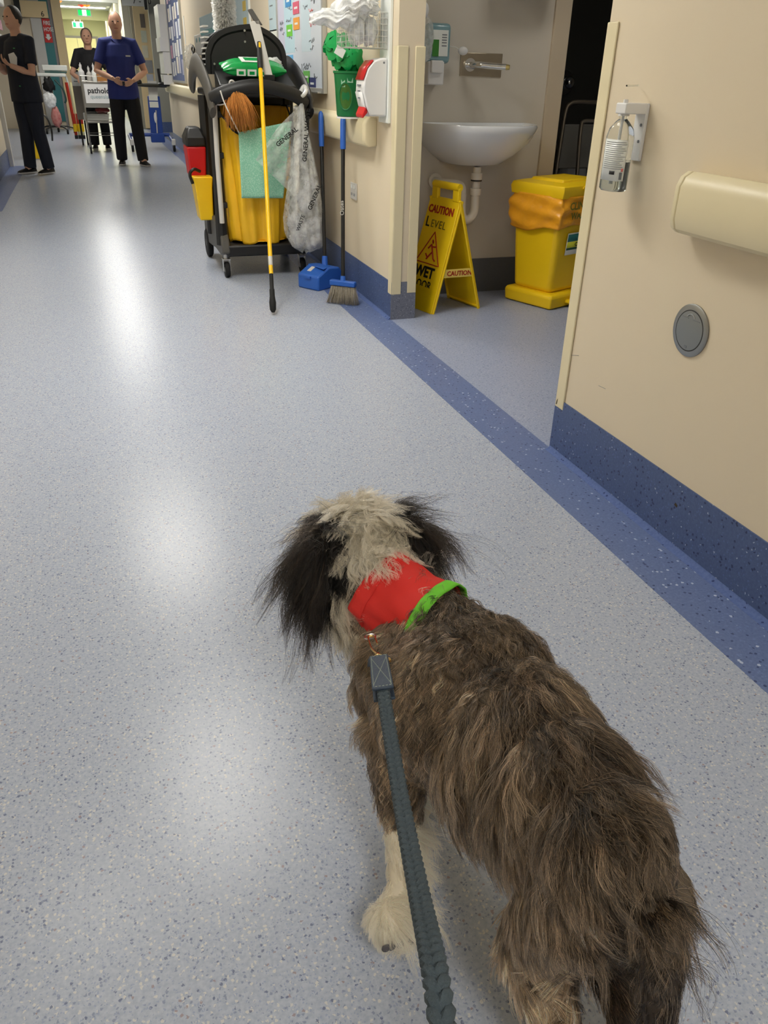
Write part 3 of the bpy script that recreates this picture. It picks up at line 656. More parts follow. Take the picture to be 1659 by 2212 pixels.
m_cloth = M('green_cleaning_cloth', (150, 206, 178), .8, var=.3, vscale=60, bump=.3, bscale=220)
def perf_cloth():
    m = m_cloth; nt = m.node_tree; b = nt.nodes['Principled BSDF']; L = nt.links
    tc = nd(nt, 'ShaderNodeTexCoord'); mp = nd(nt, 'ShaderNodeMapping'); mp.inputs['Scale'].default_value = (190, 190, 110); L.new(tc.outputs['Object'], mp.inputs[0])
    bk = nd(nt, 'ShaderNodeTexVoronoi'); bk.inputs['Scale'].default_value = 1.; L.new(mp.outputs[0], bk.inputs['Vector'])
    mx = nd(nt, 'ShaderNodeMix', data_type='RGBA'); mx.inputs[6].default_value = (*lin((178, 220, 198)), 1); mx.inputs[7].default_value = (*lin((140, 202, 174)), 1)
    rp = nd(nt, 'ShaderNodeMapRange'); rp.inputs[1].default_value = .25; rp.inputs[2].default_value = .5; L.new(bk.outputs['Distance'], rp.inputs[0]); L.new(rp.outputs[0], mx.inputs[0]); L.new(mx.outputs[2], b.inputs['Base Color'])
perf_cloth()
def cloth(u, v):
    tl, tr, br_, bl = V(515, 286), V(630, 262), V(612, 428), V(522, 428)
    q = (tl*(1-u)+tr*u)*(1-v)+(bl*(1-u)+br_*u)*v
    return py_(q.x, q.y, 5.045-.02*math.sin(3.5*u+1)*v+.010*math.sin(9*u)*v-.03*v*(1-v))
tag(G().sheet(cloth, 24, 24).build('cleaning_cloth', m_cloth, solid=.002, angle=180), 'pale green perforated cloth draped over the rim of the yellow sack', 'cloth')

# clear plastic bag of used gloves
def plastic(name, colr=(236, 238, 236), a=.34, rough=.18):
    m = bpy.data.materials.new(name); m.use_nodes = True; nt = m.node_tree; L = nt.links; b = nt.nodes['Principled BSDF']; out = nt.nodes['Material Output']
    b.inputs['Base Color'].default_value = (*lin(colr), 1); b.inputs['Roughness'].default_value = rough
    tr = nd(nt, 'ShaderNodeBsdfTransparent'); mx = nd(nt, 'ShaderNodeMixShader')
    tc = nd(nt, 'ShaderNodeTexCoord'); nz = nd(nt, 'ShaderNodeTexNoise'); nz.inputs['Scale'].default_value = 25; nz.inputs['Detail'].default_value = 4; L.new(tc.outputs['Object'], nz.inputs['Vector'])
    rp = nd(nt, 'ShaderNodeMapRange'); rp.inputs[1].default_value = .3; rp.inputs[2].default_value = .7; rp.inputs[3].default_value = a*.6; rp.inputs[4].default_value = min(1, a*1.5); L.new(nz.outputs['Fac'], rp.inputs[0])
    bp = nd(nt, 'ShaderNodeBump'); bp.inputs['Strength'].default_value = .6; bp.inputs['Distance'].default_value = .02; L.new(nz.outputs['Fac'], bp.inputs['Height']); L.new(bp.outputs['Normal'], b.inputs['Normal'])
    L.new(rp.outputs[0], mx.inputs[0]); L.new(tr.outputs[0], mx.inputs[1]); L.new(b.outputs[0], mx.inputs[2]); L.new(mx.outputs[0], out.inputs[0])
    return m
m_plas = plastic('clear_plastic'); m_plas2 = plastic('milky_plastic', (240, 242, 242), .7, .2)
WB = thing('plastic_bag', 'clear plastic rubbish bag with black print tied to the trolley grip, full of used gloves', 'bag', (1.18, 4.98, .17))
lefts = [(645, 212), (646, 235), (640, 265), (634, 310), (628, 360), (620, 420), (613, 470), (616, 505), (630, 530), (652, 543)]
rights = [(655, 212), (657, 235), (662, 265), (672, 310), (683, 360), (694, 420), (701, 470), (702, 505), (697, 530), (668, 543)]
def bagf(u, v):
    f = v*(len(lefts)-1); i = min(int(f), len(lefts)-2); t = f-i
    l_ = V(lefts[i]).lerp(V(lefts[i+1]), t); r_ = V(rights[i]).lerp(V(rights[i+1]), t); Yc = 5.0-.02*v
    a_, b_ = py_(*l_, Yc), py_(*r_, Yc); c_ = (a_+b_)/2; rx = (b_-a_).length/2; a = 2*PI*u
    k = 1+.10*math.sin(9*a+6*v)*(1-v*.5)+.06*math.sin(17*a-9*v)
    return c_+V(rx*math.cos(a)*(1+.03*math.sin(7*a)), min(.11, rx)*math.sin(a)*k, .008*math.sin(5*a)*v)
G().sheet(bagf, 60, 40, True).build('bag_skin', m_plas, WB, angle=180)
kn = py_(650, 208, 5.0); G().tube(spline([kn+V(-.03, .0, .02), kn+V(0, -.012, 0), kn+V(.03, .0, .025), kn+V(.025, .02, .05), kn+V(0, .01, .02)], 6), .012, 8).build('knot', m_plas2, WB)
def flap(u, v):
    tl, tr, br_, bl = V(600, 275), V(652, 222), V(640, 428), V(552, 345)
    q = (tl*(1-u)+tr*u)*(1-v)+(bl*(1-u)+br_*u)*v
    return py_(q.x, q.y, 4.985-.03*math.sin(5*u+2*v)*v-.012*math.sin(16*u+11*v)*v)
G().sheet(flap, 30, 30).build('loose_flap', m_plas, WB, angle=180)
m_blkp = M('black_print', (22, 22, 24), .6, var=0)
def txt_on(s, a_px, b_px, Y, size, name, par, mat, bold=0., flip=False, **kw):
    a_, b_ = py_(*a_px, Y), py_(*b_px, Y); U = (b_-a_).normalized(); N = V(0, -1, 0); Vv = N.cross(U)
    return text(s, name, mat, par, a_, U, Vv, size, bold=bold, **kw)
txt_on('GENERAL', (600, 318), (640, 285), 4.93, .036, 'lettering', WB, m_blkp, .0008)
txt_on('GENERAL WASTE', (662, 350), (668, 262), 4.898, .036, 'lettering', WB, m_blkp, .0008)
txt_on('GENERAL', (672, 455), (690, 412), 4.868, .036, 'lettering', WB, m_blkp, .0008)
txt_on('WASTE', (646, 500), (690, 380), 4.868, .03, 'lettering', WB, m_blkp, .0004)
m_glv = M('used_glove', (226, 226, 226), .6, var=.18, vscale=55, bump=.5, bscale=40, col2=(96, 98, 110))
def crumple(name, c, r, seed, mat, lab, cat, grp, parent=None, amp=.22):
    rnd = random.Random(seed); ph = [rnd.random()*6 for _ in range(9)]; g = G(); nu, nv = 28, 18; c = V(c)
    def fn(u, v):
        a, b = 2*PI*u, PI*v; d = V(math.sin(b)*math.cos(a), math.sin(b)*math.sin(a), -math.cos(b))
        k = 1+amp*(math.sin(7*d.x+ph[0]+3*d.z)+.7*math.sin(11*d.y+ph[1])+.6*math.sin(13*d.z+ph[2]+5*d.x)+.4*math.sin(23*d.x+ph[3])*math.sin(19*d.z+ph[4]))*.5
        return c+V(d.x*r[0], d.y*r[1], d.z*r[2])*k
    g.sheet(fn, nu, nv, True); o = g.build(name, mat, parent, angle=180)
    if lab: tag(o, lab, cat, grp)
    return o
for i, (a, b, r_) in enumerate(((640, 480, .045), (665, 440, .045), (682, 485, .042), (645, 515, .04), (678, 520, .042), (660, 498, .045), (672, 400, .035), (655, 425, .03))):
    p = py_(a, b, 4.97); crumple('used_glove', p, (r_*1.35, r_*.9, r_*1.25), i, m_glv, 'crumpled pale grey disposable glove inside the clear rubbish bag', 'glove', 'gloves in the rubbish bag', amp=.2)

# long yellow pole with white scraper head
PO = thing('scraper_pole', 'long yellow pole with black grip and white blade leaning on the trolley', 'pole', pz(590, 672, 0))
f0 = pz(590, 674, 0.016); mid = py_(565, 196, 4.93); dv = (mid-f0).normalized()
def on_line(pxy):   # point of the pole line whose picture height is the given one
    best = min((abs((lambda q: H_/2-FPX*(q-EYE).dot(UP)/(q-EYE).dot(FWD))(f0+dv*t)-pxy), t) for t in np.linspace(0, 1.8, 1801)); return f0+dv*best[1]
a1, a2, a3, a4 = on_line(640), on_line(592), on_line(145), on_line(92)
G().tube([f0, f0.lerp(a1, .15), f0.lerp(a1, .6), a1, a1.lerp(a2, .3), a1.lerp(a2, .34), a2], [.010, .017, .019, .014, .014, .011, .011], 12).build('grip', m_rub, PO)
G().cyl(a2, a3, .0115, n=14).build('pole_shaft', M('yellow_paint', (252, 200, 20), .3, var=.02), PO)
G().tube([a3-dv*.01, a3, a3.lerp(a4, .5), a4], [.014, .017, .015, .013], 10).build('socket', m_blk, PO)
lb = a2.lerp(a3, .04); G().cyl(lb, lb+dv*.05, .0122, n=14).build('sticker', m_lgt, PO)
t_, b_ = py_(549, 45, a4.y+.02), py_(582, 168, a3.y+.03); du = (b_-t_).normalized(); dw = du.cross(V(0, -1, 0)).normalized()
g = G(); g.hexa([t_-dw*.028, t_+dw*.028, b_+dw*.022, b_-dw*.022], [p+V(0, .008, 0) for p in (t_-dw*.028, t_+dw*.028, b_+dw*.022, b_-dw*.022)]); g.build('blade', m_lgt, PO, bevel=.003)
g = G(); g.hexa([t_-du*.06-dw*.008, t_-du*.06+dw*.02, t_+du*.02-dw*.004, t_+du*.03-dw*.042], [p+V(0, .014, 0) for p in (t_-du*.06-dw*.008, t_-du*.06+dw*.02, t_+du*.02-dw*.004, t_+du*.03-dw*.042)]); g.build('end_cap', m_gry, PO, bevel=.005)
G().obox(b_, (.06, .02, .03)).build('end_cap', m_blk, PO, bevel=.004)
G().tube([a4-dv*.03-V(0, .014, 0), a4-V(0, .016, 0)-dv*.0], .006, 8).build('release_button', M('yellow_paint'), PO)

# pack of wipes on the tray
m_grn = M('green_film', (20, 150, 74), .25, var=.10, vscale=20, bump=.3, bscale=30); m_wht = M('white_film', (232, 236, 232), .3, var=.05)
def wipes_pack(name, c, sx, sy, sz, rz, label, tilt=None, seed=0):
    W_p = thing(name, label, 'wipes', c, rz)
    rnd = random.Random(seed); ph = rnd.random()*6
    def fn(u, v):
        a = 2*PI*u; e = 3.0; ca, sa = math.cos(a), math.sin(a); k = (abs(ca)**e+abs(sa)**e)**(-1/e); s_ = (v-.5)*2
        pinch = (1-abs(s_)**4)*.88+.12; cr_ = .004*math.sin(40*u+6*v+ph)*abs(s_)
        return V(s_*sx/2, sy/2*ca*k*(.85+.15*pinch)+cr_, sz/2+sz/2*sa*k*pinch+cr_)
    g = G(); g.sheet(fn, 32, 24, True); o = g.build('film', m_grn, W_p, world=False, angle=180)
    G().box(-sx*.2, sx*.18, -sy*.32, sy*.32, sz*.97, sz*1.03).build('lid_label', m_wht, W_p, world=False, bevel=.002)
    G().box(-sx*.14, sx*.12, -sy*.2, sy*.2, sz*1.03, sz*1.045).build('lid_print', m_grn, W_p, world=False)
    for k in range(3): G().box(-sx*.30+k*sx*.17, -sx*.30+k*sx*.17+sx*.14, -sy*.5-.001, -sy*.49, sz*.22, sz*.62).build('printed_square', m_wht, W_p, world=False)
    for k in range(3): G().box(-sx*.27+k*sx*.17, -sx*.27+k*sx*.17+sx*.08, -sy*.5-.002, -sy*.49, sz*.30, sz*.50).build('printed_icon', m_grn, W_p, world=False)
    if tilt: W_p.rotation_euler = tilt
    return W_p
c0 = (py_(484, 150, 5.28)+py_(608, 165, 5.28))/2
wipes_pack('wipes_pack', (c0.x-.01, 5.24, 1.142), .37, .17, .085, .03, 'green and white pack of cleaning wipes lying on the trolley lid', (.22, 0, .02))
crumple('plastic_bag', py_(592, 138, 5.34), (.05, .05, .035), 5, m_plas2, 'small crumpled milky plastic bag beside the wipes on the trolley', 'bag', None)

# side tube, red and yellow buckets on the trolley's side
G().tube([py_(463, 225, 5.15), py_(470, 350, 5.15), py_(480, 482, 5.15)], .015, 12).build('mop_tube', m_lgt, CT)
RB = thing('red_bucket', 'red bucket with black top hooked on the side of the trolley', 'bucket', (.63, 5.62, .52))
G().loft([[V(.635+x*s_, 5.66+y*s_, z_) for x, y in ((-.06, -.11), (.06, -.11), (.06, .11), (-.06, .11))] for z_, s_ in ((.56, .85), (.74, 1.0))]).build('bucket_body', M('red_plastic', (190, 22, 28), .4, var=.05), RB, bevel=.01)
G().loft([[V(.635+x*s_, 5.66+y*s_, z_) for x, y in ((-.06, -.11), (.06, -.11), (.06, .11), (-.06, .11))] for z_, s_ in ((.74, 1.04), (.79, 1.04), (.85, .6))]).build('bucket_top', m_blk, RB, bevel=.012)
YB = thing('yellow_bucket', 'tall narrow yellow bin hooked under the red bucket on the trolley', 'bucket', (.65, 5.6, .3))
g = G(); g.loft([[V(.655+x*s_+.02*(1-z_*1.6), 5.6+y*s_, z_) for x, y in ((-.065, -.12), (.055, -.12), (.055, .12), (-.065, .12))] for z_, s_ in ((.30, .72), (.50, .9), (.545, 1.0), (.57, 1.05))]); g.build('bin_body', m_ylp, YB, bevel=.008)
G().tube(spline([(.585, 5.48, .53), (.572, 5.48, .585), (.60, 5.48, .615), (.64, 5.50, .60)], 5), .010, 8).build('hook', m_blk, YB)

# dustpan with long handle, broom
m_bluep = M('blue_plastic', (44, 98, 190), .38, var=.06, bump=.05, bscale=300); m_pole = M('black_pole', (20, 20, 22), .35, var=.05)
DP = thing('dustpan', 'blue upright dustpan with long black handle standing by the wall', 'dustpan', pz(685, 640, 0))
u0 = pz(652, 625, 0); u1 = pz(686, 645, 0); ex = (u1-u0).normalized(); ey = V(-ex.y, ex.x, 0)
if ey.x < 0: ey = -ey
o_ = u0; wdt = .14
pf = [(0, .0), (.24, .0), (.25, .06), (.20, .118), (.10, .128), (.0, .085)]
ax_d = V(.83, .56, 0).normalized(); ax_w = V(ax_d.y, -ax_d.x, 0)
g = G(); g.prism(pf, u0+V(-.01, .05, 0), ax_d, V(0, 0, 1), -.17) if False else g.prism(pf, u0+V(-.01, .06, 0), ax_d, V(0, 0, 1), .17)
dpb = g.build('pan', m_bluep, DP, bevel=.010)
g = G(); q0 = u0+V(-.01, .06, 0)+ax_d*.16+ax_d.cross(V(0, 0, 1))*.085; tp = px_(693, 245, XW-.09); 
dpd = (tp-(q0+V(0, 0, .13))).normalized(); h_0 = q0+V(0, 0, .115)
g.cyl(h_0, h_0+dpd*.06, .019, .017, 14); g.build('socket', m_bluep, DP)
tl_ = (tp-h_0).length
G().cyl(h_0+dpd*.05, h_0+dpd*(tl_*.80), .0115, n=12).build('handle', m_pole, DP)
hs = h_0+dpd*(tl_*.79)
G().tube([hs, hs+dpd*.01, h_0+dpd*(tl_*.97), tp, tp+dpd*.012], [.014, .0165, .016, .014, .006], 12).build('grip', m_bluep, DP)
W0 = u0+V(-.01, .06, 0)
fr = W0+ax_d*-.002+V(0, 0, .07)+ax_d.cross(V(0, 0, 1))*.05
G().obox(W0-ax_d*.004+ax_d.cross(V(0, 0, 1))*.085+V(0, 0, .075), (.012, .05, .012), Matrix.Rotation(math.atan2(ax_d.y, ax_d.x), 3, 'Z')).build('slot', m_bluep, DP)
lbp = W0+ax_d*.06+ax_d.cross(V(0, 0, 1))*.06; G().obox(lbp+V(0, 0, .111), (.05, .03, .002), Matrix.Rotation(math.atan2(ax_d.y, ax_d.x), 3, 'Z') @ Matrix.Rotation(-.40, 3, 'Y')).build('sticker', m_lgt, DP)
G().prism([(0, 0), (.17, -.05), (.15, .035), (.02, .05)], W0+ax_d*.10+V(0, 0, .128), ax_d.cross(V(0, 0, 1)), ax_d, -.006).build('hood_flap', m_bluep, DP, bevel=.002)
txt_on('Oates', (700, 478), (697, 425), (h_0+dpd*.5).y-.02, .032, 'lettering', DP, m_lgt, .0004)
BM = thing('broom', 'blue headed broom with flared grey bristles and black pole against the wall', 'broom', pz(742, 660, 0))
bl, br2 = pz(706, 652, .004), pz(774, 660, .004); hb0, hb1 = py_(714, 612, bl.y+.02), py_(768, 612, br2.y+.04); hc_ = (hb0+hb1)/2
bd_ = (hb1-hb0).normalized()
G().obox(hc_, ((hb1-hb0).length, .036, .030), Matrix.Rotation(math.atan2(bd_.y, bd_.x), 3, 'Z')).build('head', m_bluep, BM, bevel=.006)
tpb = px_(741, 252, XW-.085); bdv = (tpb-hc_).normalized(); tlb = (tpb-hc_).length
G().cyl(hc_, hc_+bdv*.04, .018, .014, 12).build('socket', m_bluep, BM)
G().cyl(hc_+bdv*.03, hc_+bdv*tlb*.82, .0115, n=12).build('pole_shaft', m_pole, BM)
hs = hc_+bdv*tlb*.81
G().tube([hs, hs+bdv*.01, hc_+bdv*tlb*.97, tpb, tpb+bdv*.01], [.014, .0165, .016, .013, .006], 12).build('grip', m_bluep, BM)
txt_on('Oates', (743, 465), (741, 420), (hc_+bdv*.4).y-.02, .032, 'lettering', BM, m_lgt, .0004)
g = G(); nrm = V(-bd_.y, bd_.x, 0)
for i in range(380):
    t = random.random(); s_ = random.uniform(-1, 1); a = hb0.lerp(hb1, .03+.94*t)+nrm*s_*.012-V(0, 0, .012)
    e = bl.lerp(br2, t)+nrm*s_*.022; e = V(e.x+random.gauss(0, .003), e.y+random.gauss(0, .003), .003+abs(random.gauss(0, .004)))
    m_ = a.lerp(e, .5)+V(0, 0, -.004)
    g.tube([a, m_, e], [.0011, .0011, .0008], 4)
g.build('bristles', M('grey_bristle', (150, 142, 128), .7, var=.4, vscale=120), BM, angle=180)

# fluffy white duster standing behind the lid
FD = thing('duster', 'fluffy white microfibre duster standing up behind the trolley lid', 'duster', (py_(490, 60, 5.75).x, 5.75, 1.07))
tp0, tp1 = py_(487, 62, 5.75), py_(478, -60, 5.75)
G().cyl((tp0.x, 5.75, 1.07), tp1, .02, n=12).build('duster_core', m_lgt, FD)
N = 5200; t = np.random.rand(N); a = np.random.rand(N)*2*PI; ax0 = np.array(tp0); ax1 = np.array(tp1); cen_ = ax0+(ax1-ax0)*t[:, None]
rdir = np.c_[np.cos(a), np.sin(a), np.random.randn(N)*.35]; R0 = cen_+rdir*.018; pts = np.empty((N, 4, 3))
for k in range(4): pts[:, k] = R0+rdir*(.05*k/3)+np.random.randn(N, 3)*.004*(k/3)-np.array([0, 0, .012])*(k/3)**2
o = make_curves('duster_pile', pts, np.full((N, 4), .0028)*np.linspace(1, .8, 4), np.tile(np.array(lin((222, 220, 212))), (N, 1))*np.random.uniform(.75, 1.0, (N, 1)), m_fur, FD); o['kind'] = 'stuff'
# ================================================================== right wall: rails, board, dispensers
def rail(name, y0, y1, label):
    R_ = thing(name, label, 'handrail', (XW, (y0+y1)/2, .83))
    pr = [(0, .005), (-.045, 0), (-.062, .012), (-.070, .035), (-.070, .110), (-.060, .132), (-.040, .144), (0, .140)]
    y0b, y1b = y0, y1
    def sec(y, k): return [V(XW+a*k, y, .83+.072+(b-.072)*(.75+.25*k)) for a, b in pr]
    g = G(); g.loft([sec(y0+.03, 1), sec(y1-.03, 1)]); g.build('rail', m_trim, R_, bevel=.004)
    for ya, yb in ((y0, y0+.03), (y1, y1-.03)):
        g = G(); g.loft([sec(ya, .72), sec(ya+(yb-ya)*.15, .90), sec(ya+(yb-ya)*.5, .985), sec(yb, 1.01)]); g.build('end_cap', m_trim, R_, bevel=.004)
    return R_
rail('handrail', -2.0, 1.735, 'cream handrail with rounded end on the wall beside the dog')
rail('handrail', 4.27, 15.7, 'cream handrail running behind the cleaning trolley')

m_wb = M('whiteboard_face', (214, 222, 232), .25, var=.03); m_alu = M('aluminium_frame', (196, 196, 192), .4, metal=.6, var=.04); m_prt = M('faded_ink', (120, 124, 130), .6, var=0); m_rdi = M('red_ink', (220, 120, 116), .6, var=0)
XB = XW-.02
WBD = thing('whiteboard', 'white planning board with coloured magnets behind the cleaning trolley', 'whiteboard', (XW, 5.85, 1.06))
yb0, yb1, zb0, zb1 = 5.27, 6.50, 1.085, 2.05
G().box(XB, XW, yb0, yb1, zb0, zb1).build('board', m_wb, WBD)
for a in ((yb0-.03, yb0, zb0-.03, zb1+.03), (yb1, yb1+.03, zb0-.03, zb1+.03), (yb0, yb1, zb0-.03, zb0), (yb0, yb1, zb1, zb1+.03)):
    G().box(XB-.008, XW, a[0], a[1], a[2], a[3]).build('frame', m_alu, WBD, bevel=.003)
G().box(XB-.03, XB, yb0+.02, yb1, zb0-.028, zb0-.02).build('pen_tray', m_alu, WBD)
# columns printed on the board, handwriting as short strokes
for k, (a, b, cc_) in enumerate(((5.55, 5.80, (204, 222, 232)), (6.0, 6.3, (190, 220, 232)), (6.3, 6.5, (206, 206, 226)))):
    G().box(XB-.0006, XB, a, b, zb0+.2, zb1).build('column', M('board_column%d' % k, cc_, .3, var=.02), WBD)
def scribble(px0, py0, wpx, mat, seed, size=.03):
    rnd = random.Random(seed); p = px_(px0, py0, XB-.0008); g = G(); y = p.y; n = int(wpx); pts = []
    for i in range(n):
        pts.append(V(XB-.0012, y-i*.012, p.z+rnd.uniform(-size/2, size/2)))
    g.tube(pts, .0022, 4); g.build('handwriting', mat, WBD)
for i, (a, b, n, mt) in enumerate(((667, 24, 10, m_rdi), (669, 40, 11, m_rdi), (669, 53, 12, m_rdi), (668, 88, 12, m_prt), (670, 103, 9, m_prt), (672, 4, 9, m_prt), (655, 16, 10, m_prt), (618, 44, 14, m_prt), (605, 51, 10, m_prt), (604, 63, 10, m_prt), (610, 74, 7, m_prt), (625, 82, 8, m_prt), (638, 105, 5, m_prt), (655, 140, 18, m_prt), (656, 148, 12, m_prt), (624, 141, 8, m_prt), (624, 149, 8, m_prt), (640, 168, 10, m_prt), (680, 166, 6, m_prt), (622, 20, 12, m_prt))):
    scribble(a, b, n, mt, i, .028)
for q0, q1 in (((652, 138), (653, 153)), ((679, 159), (679, 170))):
    a, b = px_(*q0, XB-.001), px_(*q1, XB-.001); G().tube([a, b], .003, 5).build('bracket_mark', m_prt, WBD)
for px0, py0, colr, nm in ((622, 2, (50, 140, 200), 'blue'), (639, 17, (214, 90, 116), 'pink'), (640, 51, (236, 160, 60), 'orange'), (625, 66, (110, 200, 60), 'bright green'), (627, 131, (110, 180, 226), 'sky blue'), (662, 166, (104, 180, 84), 'leaf green'), (656.5, 180.5, (92, 50, 110), 'purple'), (674.5, 180.5, (44, 56, 110), 'navy')):
    p = px_(px0, py0, XB-.002); g = G(); g.box(XB-.003, XB, p.y-.085, p.y+.085, p.z-.034, p.z+.034)
    o = tag(g.build('magnet', M('magnet_'+nm.replace(' ', '_'), colr, .45, var=.04)), '%s rectangular magnet label on the whiteboard' % nm, 'magnet', 'magnets on the whiteboard')
    gg = G(); gg.box(XB-.0036, XB-.003, p.y-.045, p.y+.045, p.z-.006, p.z+.006); gg.build('print', m_wht, o)
# papers beside the whiteboard
m_pap = M('paper_white', (226, 226, 218), .7, var=.03); m_pab = M('paper_blue', (190, 210, 216), .7, var=.03)
def sheet_x(name, pa, pb, mat, label, cat='paper', group=None, x=None, th=.003):
    x = x or XW-.002; a, b = px_(*pa, x), px_(*pb, x); g = G(); g.box(x-th, x+.001, a.y, b.y, a.z, b.z); o = g.build(name, mat); return tag(o, label, cat, group)
o = sheet_x('notice', (579, -30), (598, 66), m_pab, 'pale blue notice taped beside the whiteboard')
for z_ in (.25, .55, .75): 
    a = px_(583, 66-96*z_, XW-.006); G().box(XW-.0062, XW-.005, a.y-.09, a.y+.01, a.z-.004, a.z+.004).build('print_line', m_prt, o)
sheet_x('notice', (583, 66), (599, 80), m_pap, 'small white slip below the blue notice')
p = thing('leaflet_poster', 'clear framed poster with yellow leaflets behind the trolley lid', 'poster', (XW, 8.2, 1.3))
a, b = px_(500, -20, XW-.004), px_(541, 60, XW-.004)
G().box(XW-.012, XW-.001, a.y, b.y, 1.42, 2.0).build('poster_sheet', m_pab, p); G().box(XW-.016, XW-.001, b.y-.03, b.y, 1.40, 2.0).build('poster_edge', m_wht, p)
for z_ in (1.50, 1.62, 1.76, 1.9): G().box(XW-.016, XW-.012, b.y+.12, b.y+.26, z_, z_+.07).build('leaflet', M('leaflet_yellow', (214, 184, 70), .6, var=.15), p)
# double socket
SO = thing('wall_socket', 'white power outlet low on the wall above the broom', 'socket', (XW, 4.665, .5))
G().box(XW-.010, XW, 4.61, 4.72, .525, .615).build('plate', m_lgt, SO, bevel=.003)
for dy in (-.025, .025): G().box(XW-.0125, XW-.010, 4.665+dy-.012, 4.665+dy+.012, .585, .605).build('switch', m_wht, SO, bevel=.001)
for dy in (-.025, .025):
    for q in (-.008, .008): G().box(XW-.0115, XW-.0098, 4.665+dy+q-.002, 4.665+dy+q+.002, .545, .560).build('slot', m_prt, SO)

# white backing board with dispenser, canister and basket
BK = thing('backing_board', 'narrow white board on the wall end carrying the red and white dispenser', 'board', (XW, 4.13, .97))
G().box(XW-.016, XW-.001, 4.055, 4.20, .955, 2.1).build('panel', m_wht, BK, bevel=.002)
m_whp = M('white_plastic', (226, 226, 226), .35, var=.03); m_redp = M('red_plastic_gloss', (206, 36, 38), .3, var=.04)
DS = thing('sanitiser_dispenser', 'white wall dispenser with red front band and red push lever', 'dispenser', (XW-.08, 4.12, .975))
prof = [(-.016, .985), (-.016, 1.235), (-.045, 1.235), (-.085, 1.222), (-.115, 1.19), (-.135, 1.14), (-.138, 1.09), (-.122, 1.03), (-.10, .985)]
g = G(); g.prism([(a, b) for a, b in prof], (XW, 4.075, 0), (1, 0, 0), (0, 0, 1), -.13); g.build('housing', m_whp, DS, bevel=.008)
ft = [V(XW+a-.0, 0, b) for a, b in prof]
def front_strip(i0, i1, y0, y1, mat, nm, par, lift=.0035):
    g = G(); P_ = ft[i0:i1+1]; n_ = len(P_)
    A_ = []
    for i, q in enumerate(P_):
        d = (P_[min(i+1, n_-1)]-P_[max(i-1, 0)]).normalized(); nn = V(-d.z, 0, d.x); nn = nn if nn.x < 0 else -nn
        A_.append(q+nn*lift)
    g.add([V(q.x, y0, q.z) for q in A_]+[V(q.x, y1, q.z) for q in A_], [(i, i+1, n_+i+1, n_+i) for i in range(n_-1)]); return g.build(nm, mat, par, solid=.003)
front_strip(3, 5, 4.077, 4.203, m_redp, 'red_band', DS)
front_strip(6, 8, 4.085, 4.195, m_whp, 'white_band', DS)
for z_, w_ in ((1.115, .05), (1.09, .03), (1.06, .02)): G().box(XW-.1425, XW-.136, 4.14-w_/2, 4.14+w_/2, z_, z_+.006).build('print', m_prt, DS)
g = G(); g.prism([(-.120, 1.035), (-.100, 1.040), (-.070, .985), (-.09, .985), (-.112, 1.0), (-.135, .975), (-.140, .99)], (XW, 4.085, 0), (1, 0, 0), (0, 0, 1), -.11); g.build('push_lever', m_redp, DS, bevel=.004)
G().cyl((XW-.035, 4.0745, 1.215), (XW-.035, 4.08, 1.215), .005, n=10).build('screw', m_prt, DS)
# green canister in bracket with an opened pouch on top
m_grd = M('green_plastic', (18, 116, 62), .35, var=.06)
GC = thing('wipes_canister', 'green wipes canister with oval window on a white wall bracket', 'canister', (1.335, 4.47, .965))
cc0 = V(1.332, 4.47, 0)
G().lathe([(.066, .968), (.070, .975), (.078, 1.10), (.083, 1.165), (.088, 1.168), (.088, 1.178), (.078, 1.178), (.070, 1.0)], 32, cc0).build('tub', m_grd, GC)
R90 = Matrix.Rotation(-.35, 3, 'Z')
g = G(); n_ = 24; dirv = V(-.55, -.83, 0).normalized(); sdv = V(-dirv.y, dirv.x, 0)
pts = []
for i in range(n_):
    a = 2*PI*i/n_; w_ = .036*math.cos(a); z_ = 1.062+.062*math.sin(a); r_ = .072+(z_-.968)*.055; th = w_/r_
    pts.append(cc0+dirv*(r_*math.cos(th)+.0015)+sdv*(r_*math.sin(th))+V(0, 0, z_))
g.tube(pts, .0035, 6, True); g.build('window_rim', m_grd, GC)
g = G(); g.add(pts+[cc0+dirv*.0745+V(0, 0, 1.062)], [(i, (i+1) % n_, n_) for i in range(n_)]); g.build('window', M('green_window', (60, 104, 40), .2, var=.3, vscale=40), GC)
for q, s_, h_ in ((.024, .030, .034), (-.012, .022, .046)):
    th = q/.077; c_ = cc0+dirv*(.0792*math.cos(th))+sdv*(.0792*math.sin(th))+V(0, 0, 1.142 if q > 0 else 1.128)
    G().obox(c_, (s_, .0016, h_), Matrix.Rotation(math.atan2(dirv.y, dirv.x)+PI/2+th, 3, 'Z')).build('label_patch', M('pale_label', (150, 190, 165), .5, var=.3, vscale=60), GC)
g = G(); g.lathe([(.07, .958), (.07, .966)], 24, cc0); g.box(1.33, XW, 4.42, 4.52, .958, .966); g.build('bracket', m_whp, GC)
def pouch(u, v):
    a = 2*PI*u; e = 2.4; ca, sa = math.cos(a), math.sin(a); k = (abs(ca)**e+abs(sa)**e)**(-1/e); s_ = (v-.5)*2; pin = (1-abs(s_)**3)*.85+.15
    p0 = V(1.37, 4.45, 1.19); p1 = V(1.235, 4.53, 1.285); ax_ = p1-p0; w_ = V(0, .07, .0); h_ = V(.015, 0, .055)
    cr_ = .016*math.sin(5*a+9*v)+.012*math.sin(9*a-13*v)+.008*math.sin(17*a+21*v)
    return p0+ax_*(v*1.2-.1)+(w_*(ca*k)+h_*(sa*k))*(pin)+V(cr_*.5, 0, cr_)+V(0, 0, .02)
PC = thing('wipes_pouch', 'crumpled glossy green wipes pouch on top of the green canister', 'wipes', (1.30, 4.48, 1.18))
